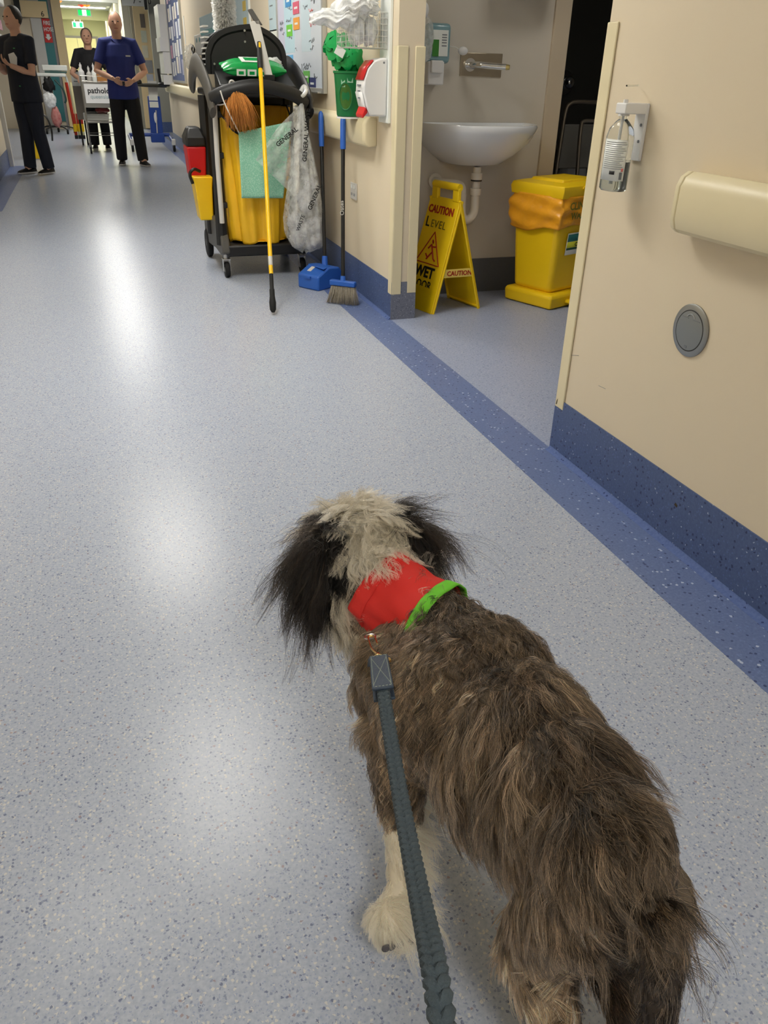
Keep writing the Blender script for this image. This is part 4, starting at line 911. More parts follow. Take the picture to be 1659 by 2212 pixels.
G().sheet(pouch, 30, 18, True).build('film', m_grn, PC, angle=22)
G().obox((1.262, 4.41, 1.262), (.05, .004, .04), Matrix.Rotation(.5, 3, 'Y')).build('label_patch', m_wht, PC)
# wire basket with wrapped packs and a clear bag
BSK = thing('wire_basket', 'small white wire basket on the wall holding wrapped gauze', 'basket', (XW-.1, 4.2, 1.265))
m_wir = M('white_wire', (214, 214, 206), .4, var=0); bx0, bx1, by0, by1, bz0, bz1 = XW-.205, XW-.02, 4.08, 4.30, 1.275, 1.42
g = G()
for z_ in np.linspace(bz0, bz1, 7): g.tube([(bx0, by0, z_), (bx1, by0, z_), (bx1, by1, z_), (bx0, by1, z_)], .0014, 5, True)
for x in np.linspace(bx0, bx1, 9):
    for y in (by0, by1): g.cyl((x, y, bz0), (x, y, bz1), .0013, n=5)
    g.cyl((x, by0, bz0), (x, by1, bz0), .0013, n=5)
for y in np.linspace(by0, by1, 10):
    for x in (bx0, bx1): g.cyl((x, y, bz0), (x, y, bz1), .0013, n=5)
g.build('wires', m_wir, BSK)
for i, (x, y) in enumerate(((XW-.15, 4.13), (XW-.09, 4.14), (XW-.14, 4.22), (XW-.07, 4.23))):
    crumple('gauze_pack', (x, y, 1.345), (.036, .045, .062), 20+i, m_plas2, 'plastic wrapped gauze pack standing in the wire basket', 'pack', 'gauze packs in the wire basket', amp=.1)
def cb(u, v):
    a, b = 2*PI*u, PI*v; d = V(math.sin(b)*math.cos(a), math.sin(b)*math.sin(a), -math.cos(b))
    k = 1+.16*math.sin(6*d.x+4*d.z)+.12*math.sin(9*d.y+3+5*d.x)+.08*math.sin(17*d.z+11*d.x)
    c_ = py_(762, 22, 4.15); return c_+V(d.x*.135*k-.05*max(0, -d.x)**2, d.y*.09*k, d.z*.055*k+.05*d.x+.01*math.sin(14*d.x))
tag(G().sheet(cb, 60, 34, True).build('plastic_bag', m_plas2, angle=180), 'crumpled milky plastic bag lying over the wire basket', 'bag')

# farther along the wall: glove boxes, small holders
def boxt(name, pa, pb, depth, mat, label, cat, group=None, trim=None, ys=None):
    a, b = px_(*pa, XW-depth), px_(*pb, XW-depth)
    if ys: a.y, b.y = ys
    t = thing(name, label, cat, (XW-depth/2, (a.y+b.y)/2, min(a.z, b.z)), 0, group)
    G().box(XW-depth, XW-.001, a.y, b.y, a.z, b.z).build('body', mat, t, bevel=.004)
    if trim: G().box(XW-depth-.002, XW-.001, min(a.y, b.y)-.002, max(a.y, b.y), min(a.z, b.z)+.01, min(a.z, b.z)+.05).build('band', trim, t)
    return t
m_tea = M('teal_print', (86, 164, 172), .5, var=.04); m_bxb = M('pale_blue_card', (176, 206, 216), .6, var=.04)
t = boxt('glove_box', (430, 38), (462, 72), .12, m_bxb, 'pale blue box of disposable gloves on the wall shelf', 'box', None, m_tea)
t = boxt('glove_holder', (419, 77), (436, 118), .13, m_whp, 'white glove box holder under the pale blue box', 'holder'); 
p = px_(420, 88, XW-.131)
for dy in (0, .25): G().ell((XW-.131, p.y-.2-dy, p.z), (.004, .03, .025)).build('opening', m_tea, t)
crumple('plastic_bag', px_(411, 125, XW-.08), (.07, .3, .14), 9, m_plas, 'clear plastic bag with black cord hanging on the wall behind the trolley', 'bag', None, amp=.15)
cdq = px_(418, 118, XW-.16); tag(G().tube(spline([cdq+V(0, .0, .09), cdq+V(0, .12, .05), cdq, cdq+V(0, -.1, -.06), cdq+V(0, -.05, -.12), cdq+V(0, .08, -.08), cdq, cdq+V(0, -.12, .05), cdq+V(0, 0, .09)], 6), .009, 6).build('black_cord', m_blk), 'looped black cord hanging in front of the clear bag on the wall', 'cord')
sheet_x('notice', (395, 35), (402, 95), m_pap, 'narrow white notice between the noticeboard and the glove box')
# noticeboard
NB = thing('noticeboard', 'blue pinned noticeboard crowded with leaflets and photos', 'noticeboard', (XW, 13.6, 1.0))
a, b = px_(364, 178, XW-.02), px_(401, 178, XW-.02); ny0, ny1 = b.y, min(a.y, 14.6)
G().box(XW-.02, XW, ny0, ny1, 1.03, 2.3).build('felt', M('blue_felt', (92, 104, 140), .9, var=.1), NB)
for q in ((ny0-.05, ny0), (ny1, ny1+.05)): G().box(XW-.03, XW, q[0], q[1], 1.0, 2.33).build('frame', m_alu, NB)
G().box(XW-.03, XW, ny0, ny1, 1.0, 1.03).build('frame', m_alu, NB)
rn = random.Random(3); LC = [(226, 226, 220), (214, 218, 224), (200, 150, 170), (190, 190, 200), (236, 230, 214), (160, 160, 180), (222, 226, 230)]
for i in range(5):
    for j in range(5):
        y_ = ny0+.08+(ny1-ny0-.3)*i/4.3+rn.uniform(-.05, .05); z_ = 1.10+j*.235+rn.uniform(-.02, .03); w_, h_ = rn.uniform(.15, .24), rn.uniform(.15, .22); k = rn.randrange(len(LC))
        G().box(XW-.024-.001*rn.random(), XW-.02, y_, y_+w_, z_, z_+h_).build('leaflet', M('leaflet%d' % k, LC[k], .5, var=.12, vscale=14), NB)
# dispensers beyond the board
t = boxt('towel_dispenser', (350, 0), (366, 75), .14, m_whp, 'tall white towel dispenser on the wall past the noticeboard', 'dispenser', ys=(14.75, 15.45))
t = boxt('leaflet_holder', (350, 78), (362, 108), .16, m_whp, 'white leaflet holder below the towel dispenser', 'holder', ys=(14.75, 15.45))
t = boxt('soap_dispenser', (352, 112), (366, 160), .13, m_whp, 'white soap dispenser below the leaflet holder', 'dispenser', ys=(14.75, 15.45)); 
t = boxt('waste_holder', (354, 162), (370, 186), .16, m_whp, 'white bin holder resting on the far handrail', 'holder', ys=(14.75, 15.45))
# ================================================================== basin bay
m_cer = M('white_ceramic', (228, 230, 232), .12, var=.01, coat=.4); m_pvc = M('white_pvc', (220, 214, 204), .35, var=.03); m_chr = M('chrome', (225, 225, 225), .1, metal=1, var=.02)
BS = thing('hand_basin', 'white ceramic wall basin above the wet floor sign', 'basin', (2.03, YA, .73))
def dring(a, d, z, x0=2.03, n=40, dz=0., bk=.001):
    out = []
    for i in range(n):
        t = i/n; 
        if t < .75:
            th = PI+PI*(t/.75); e = 2.5; c_, s_ = math.cos(th), math.sin(th); k = (abs(c_)**e+abs(s_)**e)**(-1/e); out.append(V(x0+a*c_*k, YA-bk+(d-bk)*s_*k, z+dz*(1+s_)))
        else: q = (t-.75)/.25; out.append(V(x0+a*(1-2*q), YA-bk, z+dz))
    return out
zr = .945
g = G(); g.loft([dring(.10, .14, zr-.215), dring(.17, .22, zr-.20), dring(.24, .29, zr-.15), dring(.305, .35, zr-.09), dring(.335, .385, zr-.04), dring(.343, .395, zr-.012), dring(.338, .39, zr), dring(.310, .355, zr, bk=.05), dring(.285, .325, zr-.03, bk=.06), dring(.22, .26, zr-.09, bk=.08), dring(.08, .20, zr-.12, bk=.12)])
g.build('bowl', m_cer, BS, angle=60)
G().cyl((2.03, YA-.16, zr-.118), (2.03, YA-.16, zr-.11), .025, n=16).build('drain', m_chr, BS)
TR = thing('waste_trap', 'white plastic waste trap below the hand basin', 'pipe', (2.03, YA-.17, .5))
tx, ty = 2.02, YA-.16
G().tube([(tx, ty, .73), (tx, ty, .55)], .022, 14).build('tail_pipe', m_pvc, TR)
for z_ in (.70, .62): G().cyl((tx, ty, z_), (tx, ty, z_-.035), .031, n=16).build('collar_nut', m_pvc, TR)
G().cyl((tx, ty, .665), (tx, ty, .657), .0315, n=16).build('seal_ring', m_blk, TR)
G().tube(spline([(tx, ty, .58), (tx, ty, .50), (tx-.02, ty, .462), (tx-.05, ty, .455), (tx-.075, ty, .48), (tx-.08, ty, .54), (tx-.08, ty, .59)], 6), .024, 14).build('u_bend', m_pvc, TR)
G().tube(spline([(tx-.08, ty, .57), (tx-.085, ty, .62), (tx-.10, ty+.02, .64), (tx-.16, ty+.04, .645), (tx-.19, ty+.10, .645), (tx-.19, YA-.005, .645)], 6), .022, 14).build('outlet_pipe', m_pvc, TR)
G().cyl((tx-.19, YA-.02, .645), (tx-.19, YA-.001, .645), .04, n=20).build('flange', m_pvc, TR)
# tap plate
TP = thing('wall_tap', 'steel wall plate with short chrome spout above the basin', 'tap', (2.1, YA, 1.2))
a, b = py_(995, 113, YA), py_(1081, 167, YA)
G().box(a.x, b.x, YA-.006, YA-.0005, b.z, a.z).build('plate', M('plate_steel', (178, 168, 150), .28, metal=1, var=.1, vscale=8), TP, bevel=.002)
c_ = py_(1013, 140, YA); G().cyl((c_.x, YA-.006, c_.z), (c_.x, YA-.018, c_.z), .032, n=24).build('rosette', m_chr, TP)
G().tube(spline([(c_.x, YA-.015, c_.z), (c_.x, YA-.05, c_.z), (c_.x+.02, YA-.085, c_.z), (c_.x+.07, YA-.12, c_.z-.004), (c_.x+.14, YA-.17, c_.z-.008)], 6), .0155, 14).build('spout', m_chr, TP)
G().cyl((c_.x+.14, YA-.17, c_.z-.008), (c_.x+.155, YA-.181, c_.z-.009), .014, .011, 12).build('aerator', M('brass_tip', (200, 180, 120), .3, metal=1, var=.03), TP)
# soap dispenser
m_sop = M('aqua_soap_bottle', (150, 190, 200), .15, var=.05, trans=.35); m_gpl = M('green_label', (60, 130, 50), .5, var=.15, vscale=30)
SD = thing('soap_dispenser', 'wall soap dispenser with aqua bottle and green label beside the tap', 'dispenser', (1.93, YA-.05, 1.16))
a, b = py_(926, 48, YA-.1), py_(972, 138, YA-.1)
G().box(a.x, b.x, YA-.10, YA-.02, b.z, a.z).build('bottle', m_sop, SD, bevel=.02, bseg=3)
a, b = py_(936, 64, YA-.1), py_(966, 122, YA-.1); G().box(a.x, b.x, YA-.1025, YA-.1, b.z, a.z).build('label_sheet', m_wht, SD)
a2_, b2_ = py_(935, 85, YA-.103), py_(947, 122, YA-.103); G().box(a2_.x, b2_.x, YA-.104, YA-.1025, b2_.z, a2_.z).build('label_print', m_gpl, SD)
for z_ in (.2, .3, .4, .5, .62): zz_ = a.z+(b.z-a.z)*z_; G().box(a.x+.05, b.x-.008, YA-.1035, YA-.1025, zz_, zz_+.005).build('label_line', m_prt, SD)
a, b = py_(926, 132, YA-.11), py_(958, 184, YA-.11); G().box(a.x, b.x-.0, YA-.11, YA-.001, b.z, a.z).build('pump_housing', m_whp, SD, bevel=.006)
a, b = py_(933, 130, YA-.13), py_(957, 158, YA-.13); G().box(a.x, b.x, YA-.13, YA-.1, b.z, a.z).build('push_bar', m_whp, SD, bevel=.005)
G().tube(spline([py_(972, 100, YA-.07), py_(984, 102, YA-.08), py_(992, 108, YA-.09)], 5), .003, 6).build('lanyard', m_cord, SD)
G().ell(py_(1000, 110, YA-.09), (.028, .015, .02)).build('seal_tag', m_whp, SD)
a, b = py_(912, 20, YA-.16), py_(922, 180, YA-.16)
crumple('glove_bag', py_(922, 85, YA-.13), (.035, .03, .10), 31, m_plas, 'clear plastic pouch hanging beside the soap bottle', 'pouch', None, amp=.1)
crumple('pump_bottle', py_(917, 22, YA-.13), (.022, .022, .035), 32, m_whp, 'white pump top above the aqua soap bottle', 'pump', None, amp=.02)
# towel dispenser above the tap, only its foot near the frame
TW = thing('towel_dispenser', 'rounded grey towel dispenser high above the basin tap', 'dispenser', (2.3, YA, 1.56))
G().box(2.12, 2.46, YA-.2, YA-.001, 1.56, 1.95).build('housing', m_lgt, TW, bevel=.05, bseg=4)

# wet floor sign
m_sgy = M('sign_yellow', (248, 208, 20), .4, var=.06, vscale=8, bump=.05, bscale=90); m_sgr = M('sign_red', (170, 34, 20), .5, var=0); m_sgb = M('sign_black', (30, 28, 22), .6, var=0); m_fad = M('sign_worn', (96, 84, 30), .6, var=0)
SG = thing('wet_floor_sign', 'yellow folding caution wet floor sign with worn lettering', 'sign', (1.81, 4.2, 0))
F2 = V(1.672, 4.020, 0); F1 = F2+V(-.075, .275, 0); B2 = V(2.004, 4.079, 0); B1 = V(1.933, 4.350, 0)
T2 = V(1.818, 4.045, .590); T1 = V(1.752, 4.300, .590)
def panel_s(b1, b2, t1, t2, nrm, nm):
    """slab with raised rim"""
    g = G(); th = nrm.normalized()*.012
    g.hexa([b1, b2, b2+th, b1+th], [t1, t2, t2+th, t1+th]); o = g.build(nm, m_sgy, SG, bevel=.004); return o
upF = ((T1+T2)/2-(F1+F2)/2).normalized(); uF = (F2-F1).normalized(); nF = uF.cross(upF).normalized()      # outward, away from the middle
T1f, T2f = T1+nF*.0, T2
pf_ = panel_s(F1, F2, T1, T2, -nF, 'front_panel')
Tb = V(.012, 0, 0); upB = ((T1+T2)/2-(B1+B2)/2).normalized(); nB = (B1-B2).normalized().cross(upB).normalized()
pb_ = panel_s(B1, B2, T1+Tb, T2+Tb, -nB, 'rear_panel')
for q in (0, 1):   # edge rims of the rear panel, seen from inside
    bb, tt = ((B1, T1), (B2, T2))[q]; G().tube([bb-nB*.016, tt+Tb-nB*.016], .007, 6).build('edge_rib', m_sgy, pb_)
    bb, tt = ((F1, T1), (F2, T2))[q]; G().tube([bb-nF*.016, tt-nF*.016], .007, 6).build('edge_rib', m_sgy, pf_)
G().tube([B1-nB*.016+upB*.02, B2-nB*.016+upB*.02], .007, 6).build('edge_rib', m_sgy, pb_)
# handle: two uprights and a rolled bar
H1, H2 = T1.lerp(T2, .10)+V(.004, 0, 0), T1.lerp(T2, .95)+V(.004, 0, 0); hz = V(0, 0, .062)
g = G(); g.tube([H1+hz, H2+hz], .019, 14); g.build('handle_roll', m_sgy, SG)
for q in (.16, .86):
    p = T1.lerp(T2, q); g = G(); g.obox(p+V(.004, 0, .025), (.022, .05, .07), Matrix.Rotation(math.atan2(uF.y, uF.x)+PI/2, 3, 'Z')); g.build('handle_post', m_sgy, SG, bevel=.005)
# spreader strip with lettering
ps, pe = F2.lerp(T2, .37)-nF*.012, B2.lerp(T2+Tb, .36)-nB*.008
g = G(); dv_ = (pe-ps).normalized(); up_ = V(0, 0, 1); fw_ = V(0, -.004, 0)
g.hexa([ps-up_*.022, pe-up_*.022, pe-up_*.022+V(0, .006, 0), ps-up_*.022+V(0, .006, 0)], [ps+up_*.022, pe+up_*.022, pe+up_*.022+V(0, .006, 0), ps+up_*.022+V(0, .006, 0)])
sp = g.build('spreader_strip', M('sign_pale_yellow', (240, 214, 110), .4, var=.04), SG); text('CAUTION', 'lettering', m_sgr, sp, ps+dv_*.025-up_*.012+V(0, -.0015, 0), dv_, up_, .036, bold=.0008)
hF = (T2-F2).length
def on_front(u, v): return F1.lerp(F2, u)+(T1-F1).lerp(T2-F2, u)*v+nF*.003
def sgt(s, u, v, size, mat, bold, **kw): return text(s, 'lettering', mat, pf_, on_front(u, v), on_front(1, v)-on_front(0, v), on_front(u, v+.1)-on_front(u, v), size, bold=bold, **kw)
sgt('CAUTION', .07, .86, .056, m_sgr, .0018, sx=.88)
sgt('L', .09, .735, .075, m_sgb, .001); sgt('EVEL', .27, .735, .058, m_fad, -.0004, space=1.15)
g = G(); tri = [on_front(.10, .42), on_front(.86, .42), on_front(.48, .70)]
pts = []
for i in range(3):
    a, b, c_ = tri[i-1], tri[i], tri[(i+1) % 3]; pts += [b.lerp(a, .08), b, b.lerp(c_, .08)]
g.tube(pts, .003, 6, True); g.build('warning_triangle', m_sgr, pf_)
g = G(); g.ell(on_front(.50, .615), (.003, .012, .012))
for q in (((.48, .59), (.56, .53), (.50, .50)), ((.48, .59), (.40, .55)), ((.56, .53), (.64, .47), (.70, .455)), ((.50, .57), (.62, .575)), ((.50, .50), (.42, .455)), ((.36, .50), (.44, .47))):
    g.tube([on_front(*a) for a in q], .0045, 6)
g.build('slipping_figure', m_sgr, pf_)
sgt('WET', .17, .30, .080, m_sgb, .003, sx=1.0); sgt('FLOOR', .10, .195, .066, m_sgb, .0005, sx=.92)
# worn-off patches across the last word
G().box(-1, -1, -1, -1, -1, -1)
g = G(); g.hexa([on_front(.0, .19)+nF*.0006, on_front(.98, .19)+nF*.0006, on_front(.98, .215)+nF*.0006, on_front(.0, .215)+nF*.0006], [on_front(.0, .19)+nF*.0012, on_front(.98, .19)+nF*.0012, on_front(.98, .215)+nF*.0012, on_front(.0, .215)+nF*.0012]); g.build('worn_patch', m_sgy, pf_)

# yellow clinical waste bin
m_bin = M('bin_yellow', (244, 204, 24), .4, var=.05, vscale=5, bump=.04, bscale=200); m_obg = M('orange_liner', (244, 168, 40), .3, var=.12, vscale=14, bump=.6, bscale=30)
C0 = pz(1187, 672, 0); e1 = (pz(1087, 645, 0)-C0); dpt = e1.length; e1.normalize(); e2 = V(e1.y, -e1.x, 0)
if e2.x < 0: e2 = -e2
BN = thing('clinical_waste_bin', 'yellow pedal bin with orange liner and clinical waste label', 'bin', C0+e1*dpt/2+e2*.2); wd = .42
def rect(z, i0, i1, j0, j1): return [C0+e1*i0+e2*j0+V(0, 0, z), C0+e1*i1+e2*j0+V(0, 0, z), C0+e1*i1+e2*j1+V(0, 0, z), C0+e1*i0+e2*j1+V(0, 0, z)]
G().loft([rect(.004, .005, dpt-.005, .005, wd-.005), rect(.07, 0, dpt, 0, wd), rect(.085, .012, dpt-.012, .012, wd-.012)]).build('plinth', m_bin, BN, bevel=.014, bseg=3)
G().loft([rect(.08, .045, dpt-.03, .04, wd-.04), rect(.50, .018, dpt-.005, .012, wd-.012), rect(.62, .012, dpt, .005, wd-.005)]).build('body', m_bin, BN, bevel=.03, bseg=4)
def liner(u, v):
    k = u*4; i = int(k) % 4; t = k-int(k); z = .44+.17*v; gr = .012+.012*math.sin(PI*v)+.004*math.sin(60*u+9*v)+.005*math.sin(23*u-14*v)
    R_ = rect(z+.012*math.sin(9*u*PI)*(1-v)-.02*(1-v)*math.sin(2*PI*u), .012-gr, dpt+gr, .005-gr, wd-.005+gr); p = R_[i].lerp(R_[(i+1) % 4], t); c_ = (R_[0]+R_[2])/2
    cut = 1-.045*abs(2*t-1)**6; return c_+(V(p.x, p.y, p.z)-c_)*cut
G().sheet(liner, 160, 22, True).build('liner', m_obg, BN, angle=180, solid=.002)
l_ = G(); l_.loft([rect(.60, .0, dpt+.01, -.006, wd+.006), rect(.64, -.006, dpt+.015, -.012, wd+.012), rect(.662, .0, dpt+.008, -.004, wd+.004), rect(.674, .04, dpt-.04, .035, wd-.035)]); ld = l_.build('lid', m_bin, BN, bevel=.004, bseg=2)
G().loft([rect(.668, .06, dpt-.06, .06, wd-.06), rect(.688, .07, dpt-.07, .07, wd-.07)]).build('lid_panel', m_bin, ld, bevel=.006)
hp = C0+e2*(wd*.5)+V(0, 0, .648)-e1*.008; G().tube([hp+e2*(.055*math.cos(a))+V(0, 0, .016*math.sin(a)) for a in np.linspace(0, 2*PI, 20, endpoint=False)], .004, 6, True).build('lid_handle', m_bin, ld)
G().obox(C0+e1*(dpt+.01)+e2*.03+V(0, 0, .645), (.03, .03, .035)).build('hinge', m_blk, BN, bevel=.008)
pd_ = C0+e2*(wd*.5)+V(0, 0, .035); G().obox(pd_-e1*.035, (.14, .09, .022), Matrix.Rotation(math.atan2(e2.y, e2.x), 3, 'Z')).build('pedal', m_bin, BN, bevel=.006)
def lab(j0, j1, z0, z1, mat, nm, d=.0):
    g = G(); f = lambda j, z: C0+e1*(.0245-.026*(z-.3)/.2*0.55-d)+e2*j+V(0, 0, z); g.add([f(j0, z0), f(j1, z0), f(j1, z1), f(j0, z1)], [(0, 1, 2, 3)]); return g.build(nm, mat, BN, solid=.0008)
lab(.10, .34, .295, .415, m_wht, 'label_sheet', .004); lab(.105, .335, .368, .408, M('label_teal', (30, 110, 110), .5, var=.2, vscale=20), 'label_header', .0052); lab(.105, .335, .335, .367, M('label_lime', (214, 220, 60), .5, var=.03), 'label_band', .0052); lab(.105, .335, .322, .334, M('label_dark', (20, 70, 50), .5, var=.03), 'label_stripe', .0052)
tb = C0+e1*(.0245-.018)+e2*.165+V(0, 0, .342); text('CLINICAL', 'lettering', m_blkp, BN, tb, e2, (0, 0, 1), .030, bold=.0008); text('1300 HW', 'lettering', m_prt, BN, C0+e1*.008+e2*.19+V(0, 0, .302), e2, (0, 0, 1), .016)
tl2 = C0+e2*.045-e1*.017+V(0, 0, .545); text('CLINICAL', 'lettering', M('liner_print', (120, 120, 40), .6, var=0), BN, tl2, e2, (0, 0, 1), .055, bold=.001); text('WASTE', 'lettering', M('liner_print'), BN, tl2-V(0, 0, .05)+e2*.02, e2, (0, 0, 1), .05, bold=.001)

# things in the dark room
m_tub = M('dull_steel_tube', (150, 140, 126), .35, metal=.8, var=.05)
WK = thing('shower_chair', 'steel tube chair frame standing in the dark room', 'chair', (2.95, 5.3, 0))
def pol_y(pxs, Y): return [py_(a, b, Y) for a, b in pxs]
G().tube(spline(pol_y([(1200, 380), (1212, 300), (1222, 240), (1232, 224), (1250, 220), (1300, 222)], 5.2), 6), .014, 10).build('back_frame', m_tub, WK)
G().tube(spline(pol_y([(1245, 400), (1250, 330), (1255, 275), (1262, 262), (1290, 262)], 5.0), 6), .013, 10).build('arm_frame', m_tub, WK)
G().tube(spline(pol_y([(1160, 308), (1190, 310), (1200, 322), (1198, 420)], 5.4), 6), .013, 10).build('arm_frame', m_tub, WK)
for a in ((1200, 375, 5.2), (1245, 395, 5.0), (1198, 415, 5.4), (1300, 380, 5.1)):
    p = py_(*a); G().cyl(p, (p.x, p.y, 0), .013, n=10).build('leg', m_tub, WK)
q = pol_y([(1200, 400), (1300, 400)], 5.2); G().box(q[0].x, q[1].x, 5.0, 5.42, .44, .47).build('seat', M('seat_grey', (120, 118, 112), .6, var=.05), WK, bevel=.01)
q = pol_y([(1215, 262), (1300, 262)], 5.22); G().box(q[0].x, q[1].x, 5.21, 5.24, .62, .9).build('backrest', M('seat_grey'), WK, bevel=.01)
SV = thing('shower_mixer', 'chrome shower mixer on the dark wall', 'tap', py_(1215, 178, 6.5))
p = py_(1215, 178, 6.59); G().cyl(p, p+V(0, -.03, 0), .09, n=24).build('plate', m_chr, SV); G().ell(p+V(.02, -.07, 0), (.05, .05, .05)).build('knob', m_chr, SV); G().tube([p+V(0, -.06, 0), p+V(-.12, -.07, .02)], .018, 8).build('lever', m_chr, SV)
crumple('laundry_bag', V(py_(1252, 350, 5.75).x, 5.85, .36), (.13, .12, .34), 41, M('dim_laundry', (170, 170, 170), .7, var=.1), 'pale laundry bag standing behind the steel chair frame', 'bag', None, amp=.1)
tag(G().tube(pol_y([(1210, -20), (1187, 180), (1182, 215)], 5.6), .012, 8).build('grab_bar', m_tub), 'thin steel grab bar just inside the dark doorway', 'bar')
# ================================================================== near wall fittings
m_clr = M('clear_bottle', (236, 240, 240), .05, var=0, trans=1.0, ior=1.2); m_gel = M('clear_gel', (226, 232, 232), .08, var=0, trans=.9, ior=1.3)
HB = thing('hand_sanitiser', 'clear pump bottle of hand sanitiser in a wall bracket', 'bottle', (1.365, 2.0, .9))
cx, cy, zb = 1.362, 2.005, .895
def sq(r, z, e=3.2, n=28, k=.72): 
    out = []
    for i in range(n):
        a = 2*PI*i/n; c_, s_ = math.cos(a), math.sin(a); q = (abs(c_)**e+abs(s_)**e)**(-1/e); out.append(V(cx+r*k*c_*q, cy+r*s_*q, z))
    return out
G().loft([sq(.034, zb), sq(.040, zb+.006), sq(.040, zb+.135), sq(.036, zb+.155, 2.6), sq(.022, zb+.172, 2.1), sq(.014, zb+.178, 2), sq(.014, zb+.190, 2)]).build('bottle_body', m_clr, HB)
G().loft([sq(.033, zb+.004), sq(.0365, zb+.009), sq(.0365, zb+.075)]).build('gel', m_gel, HB)
def rim_pt(a, z, off, k=.72, r=.040, e=3.2):
    c_, s_ = math.cos(a), math.sin(a); q = (abs(c_)**e+abs(s_)**e)**(-1/e); return V(cx+(r*k+off)*c_*q, cy+(r+off)*s_*q, z)
def wrap(a0, a1, z0, z1, off, nm, mat, par, n=12):
    g = G(); A_ = [rim_pt(a, z0, off) for a in np.linspace(a0, a1, n)]; B_ = [rim_pt(a, z1, off) for a in np.linspace(a0, a1, n)]
    g.add(A_+B_, [(i, i+1, n+i+1, n+i) for i in range(n-1)]); return g.build(nm, mat, par, solid=.0004, angle=180)
LA0, LA1 = math.radians(150), math.radians(272)
lo = wrap(LA0, LA1, zb+.028, zb+.130, .0006, 'label_sheet', m_wht, HB)
for k in range(14): wrap(LA0+.15, LA1-(.55 if k % 4 == 3 else .12+.12*(k % 3)), zb+.058+k*.005, zb+.0592+k*.005, .0012, 'label_line', m_prt, lo)
wrap(LA0+.9, LA0+1.3, zb+.044, zb+.053, .0012, 'label_block', m_blkp, lo); wrap(LA1-.45, LA1-.2, zb+.032, zb+.050, .0012, 'label_block', m_prt, lo); wrap(LA1-.35, LA1-.15, zb+.052, zb+.060, .0012, 'label_mark', m_rdi, lo)
G().lathe([(.015, zb+.186), (.015, zb+.203), (.008, zb+.205), (.006, zb+.225)], 16, (cx, cy, 0)).build('pump_cap', m_whp, HB)
G().tube([(cx, cy, zb+.20), (cx, cy, zb+.02)], .003, 8).build('dip_tube', m_whp, HB)
BRK = thing('bottle_bracket', 'white plastic wall bracket behind the sanitiser bottle', 'bracket', (XW, 2.0, .97))
G().box(XW-.010, XW-.0005, 1.975, 2.022, .972, 1.112).build('back_plate', m_whp, BRK, bevel=.002)
G().box(XW-.075, XW-.008, 1.975, 2.022, 1.086, 1.112).build('shelf', m_whp, BRK, bevel=.003)
for z_ in (1.06, 1.02): G().cyl((XW-.012, 1.988, z_), (XW-.009, 1.988, z_), .004, n=10).build('screw', m_prt, BRK)
G().tube([(XW-.09, 1.965, 1.152), (XW-.05, 2.0, 1.152), (XW-.01, 2.03, 1.153)], .0022, 6).build('guard_lip', m_clr, BRK)
# round metal cover plate
CP = thing('cover_plate', 'round brushed metal cover plate low on the near wall', 'cover plate', (XW, 1.64, .525))
Rx = Matrix.Rotation(-PI/2, 3, 'Y'); m_cvr = M('satin_steel', (150, 152, 152), .38, metal=.9, var=.06); oc = (XW, 1.638, .597)
G().lathe([(.068, .0005), (.068, .004), (.064, .0065), (.052, .007)], 48, oc, Rx).build('flange', m_cvr, CP)
G().lathe([(.0535, .004), (.0535, .0072), (.0505, .0072), (.0505, .004)], 48, oc, Rx, cap=False).build('groove', M('dark_gap', (50, 50, 50), .6, var=0), CP)
G().lathe([(.0505, .002), (.0505, .0075), (.046, .0085), (.001, .0088)], 48, oc, Rx).build('lid', M('satin_grey', (136, 140, 142), .45, metal=.6, var=.05), CP)
for dy in (-.022, .022): G().box(XW-.0096, XW-.008, oc[1]+dy-.013, oc[1]+dy+.013, .627, .6285).build('slit', m_prt, CP)
G().tube([(XW-.0092, oc[1]+.014*math.cos(a), .630+.010*math.sin(a)) for a in np.linspace(.2, PI-.2, 8)], .0015, 5).build('finger_notch', m_stl, CP)
G().box(XW-.0094, XW-.0085, oc[1]-.005, oc[1]+.005, .551, .558).build('stamp', m_prt, CP)
# small scratches on the paint
for i, (a, b) in enumerate((((1213, 766), (1250, 768)), ((1293, 833), (1308, 840)))):
    p, q = px_(*a, XW-.0005), px_(*b, XW-.0005); G().tube([p, q], .0006, 4).build('scratch', m_prt, wn)
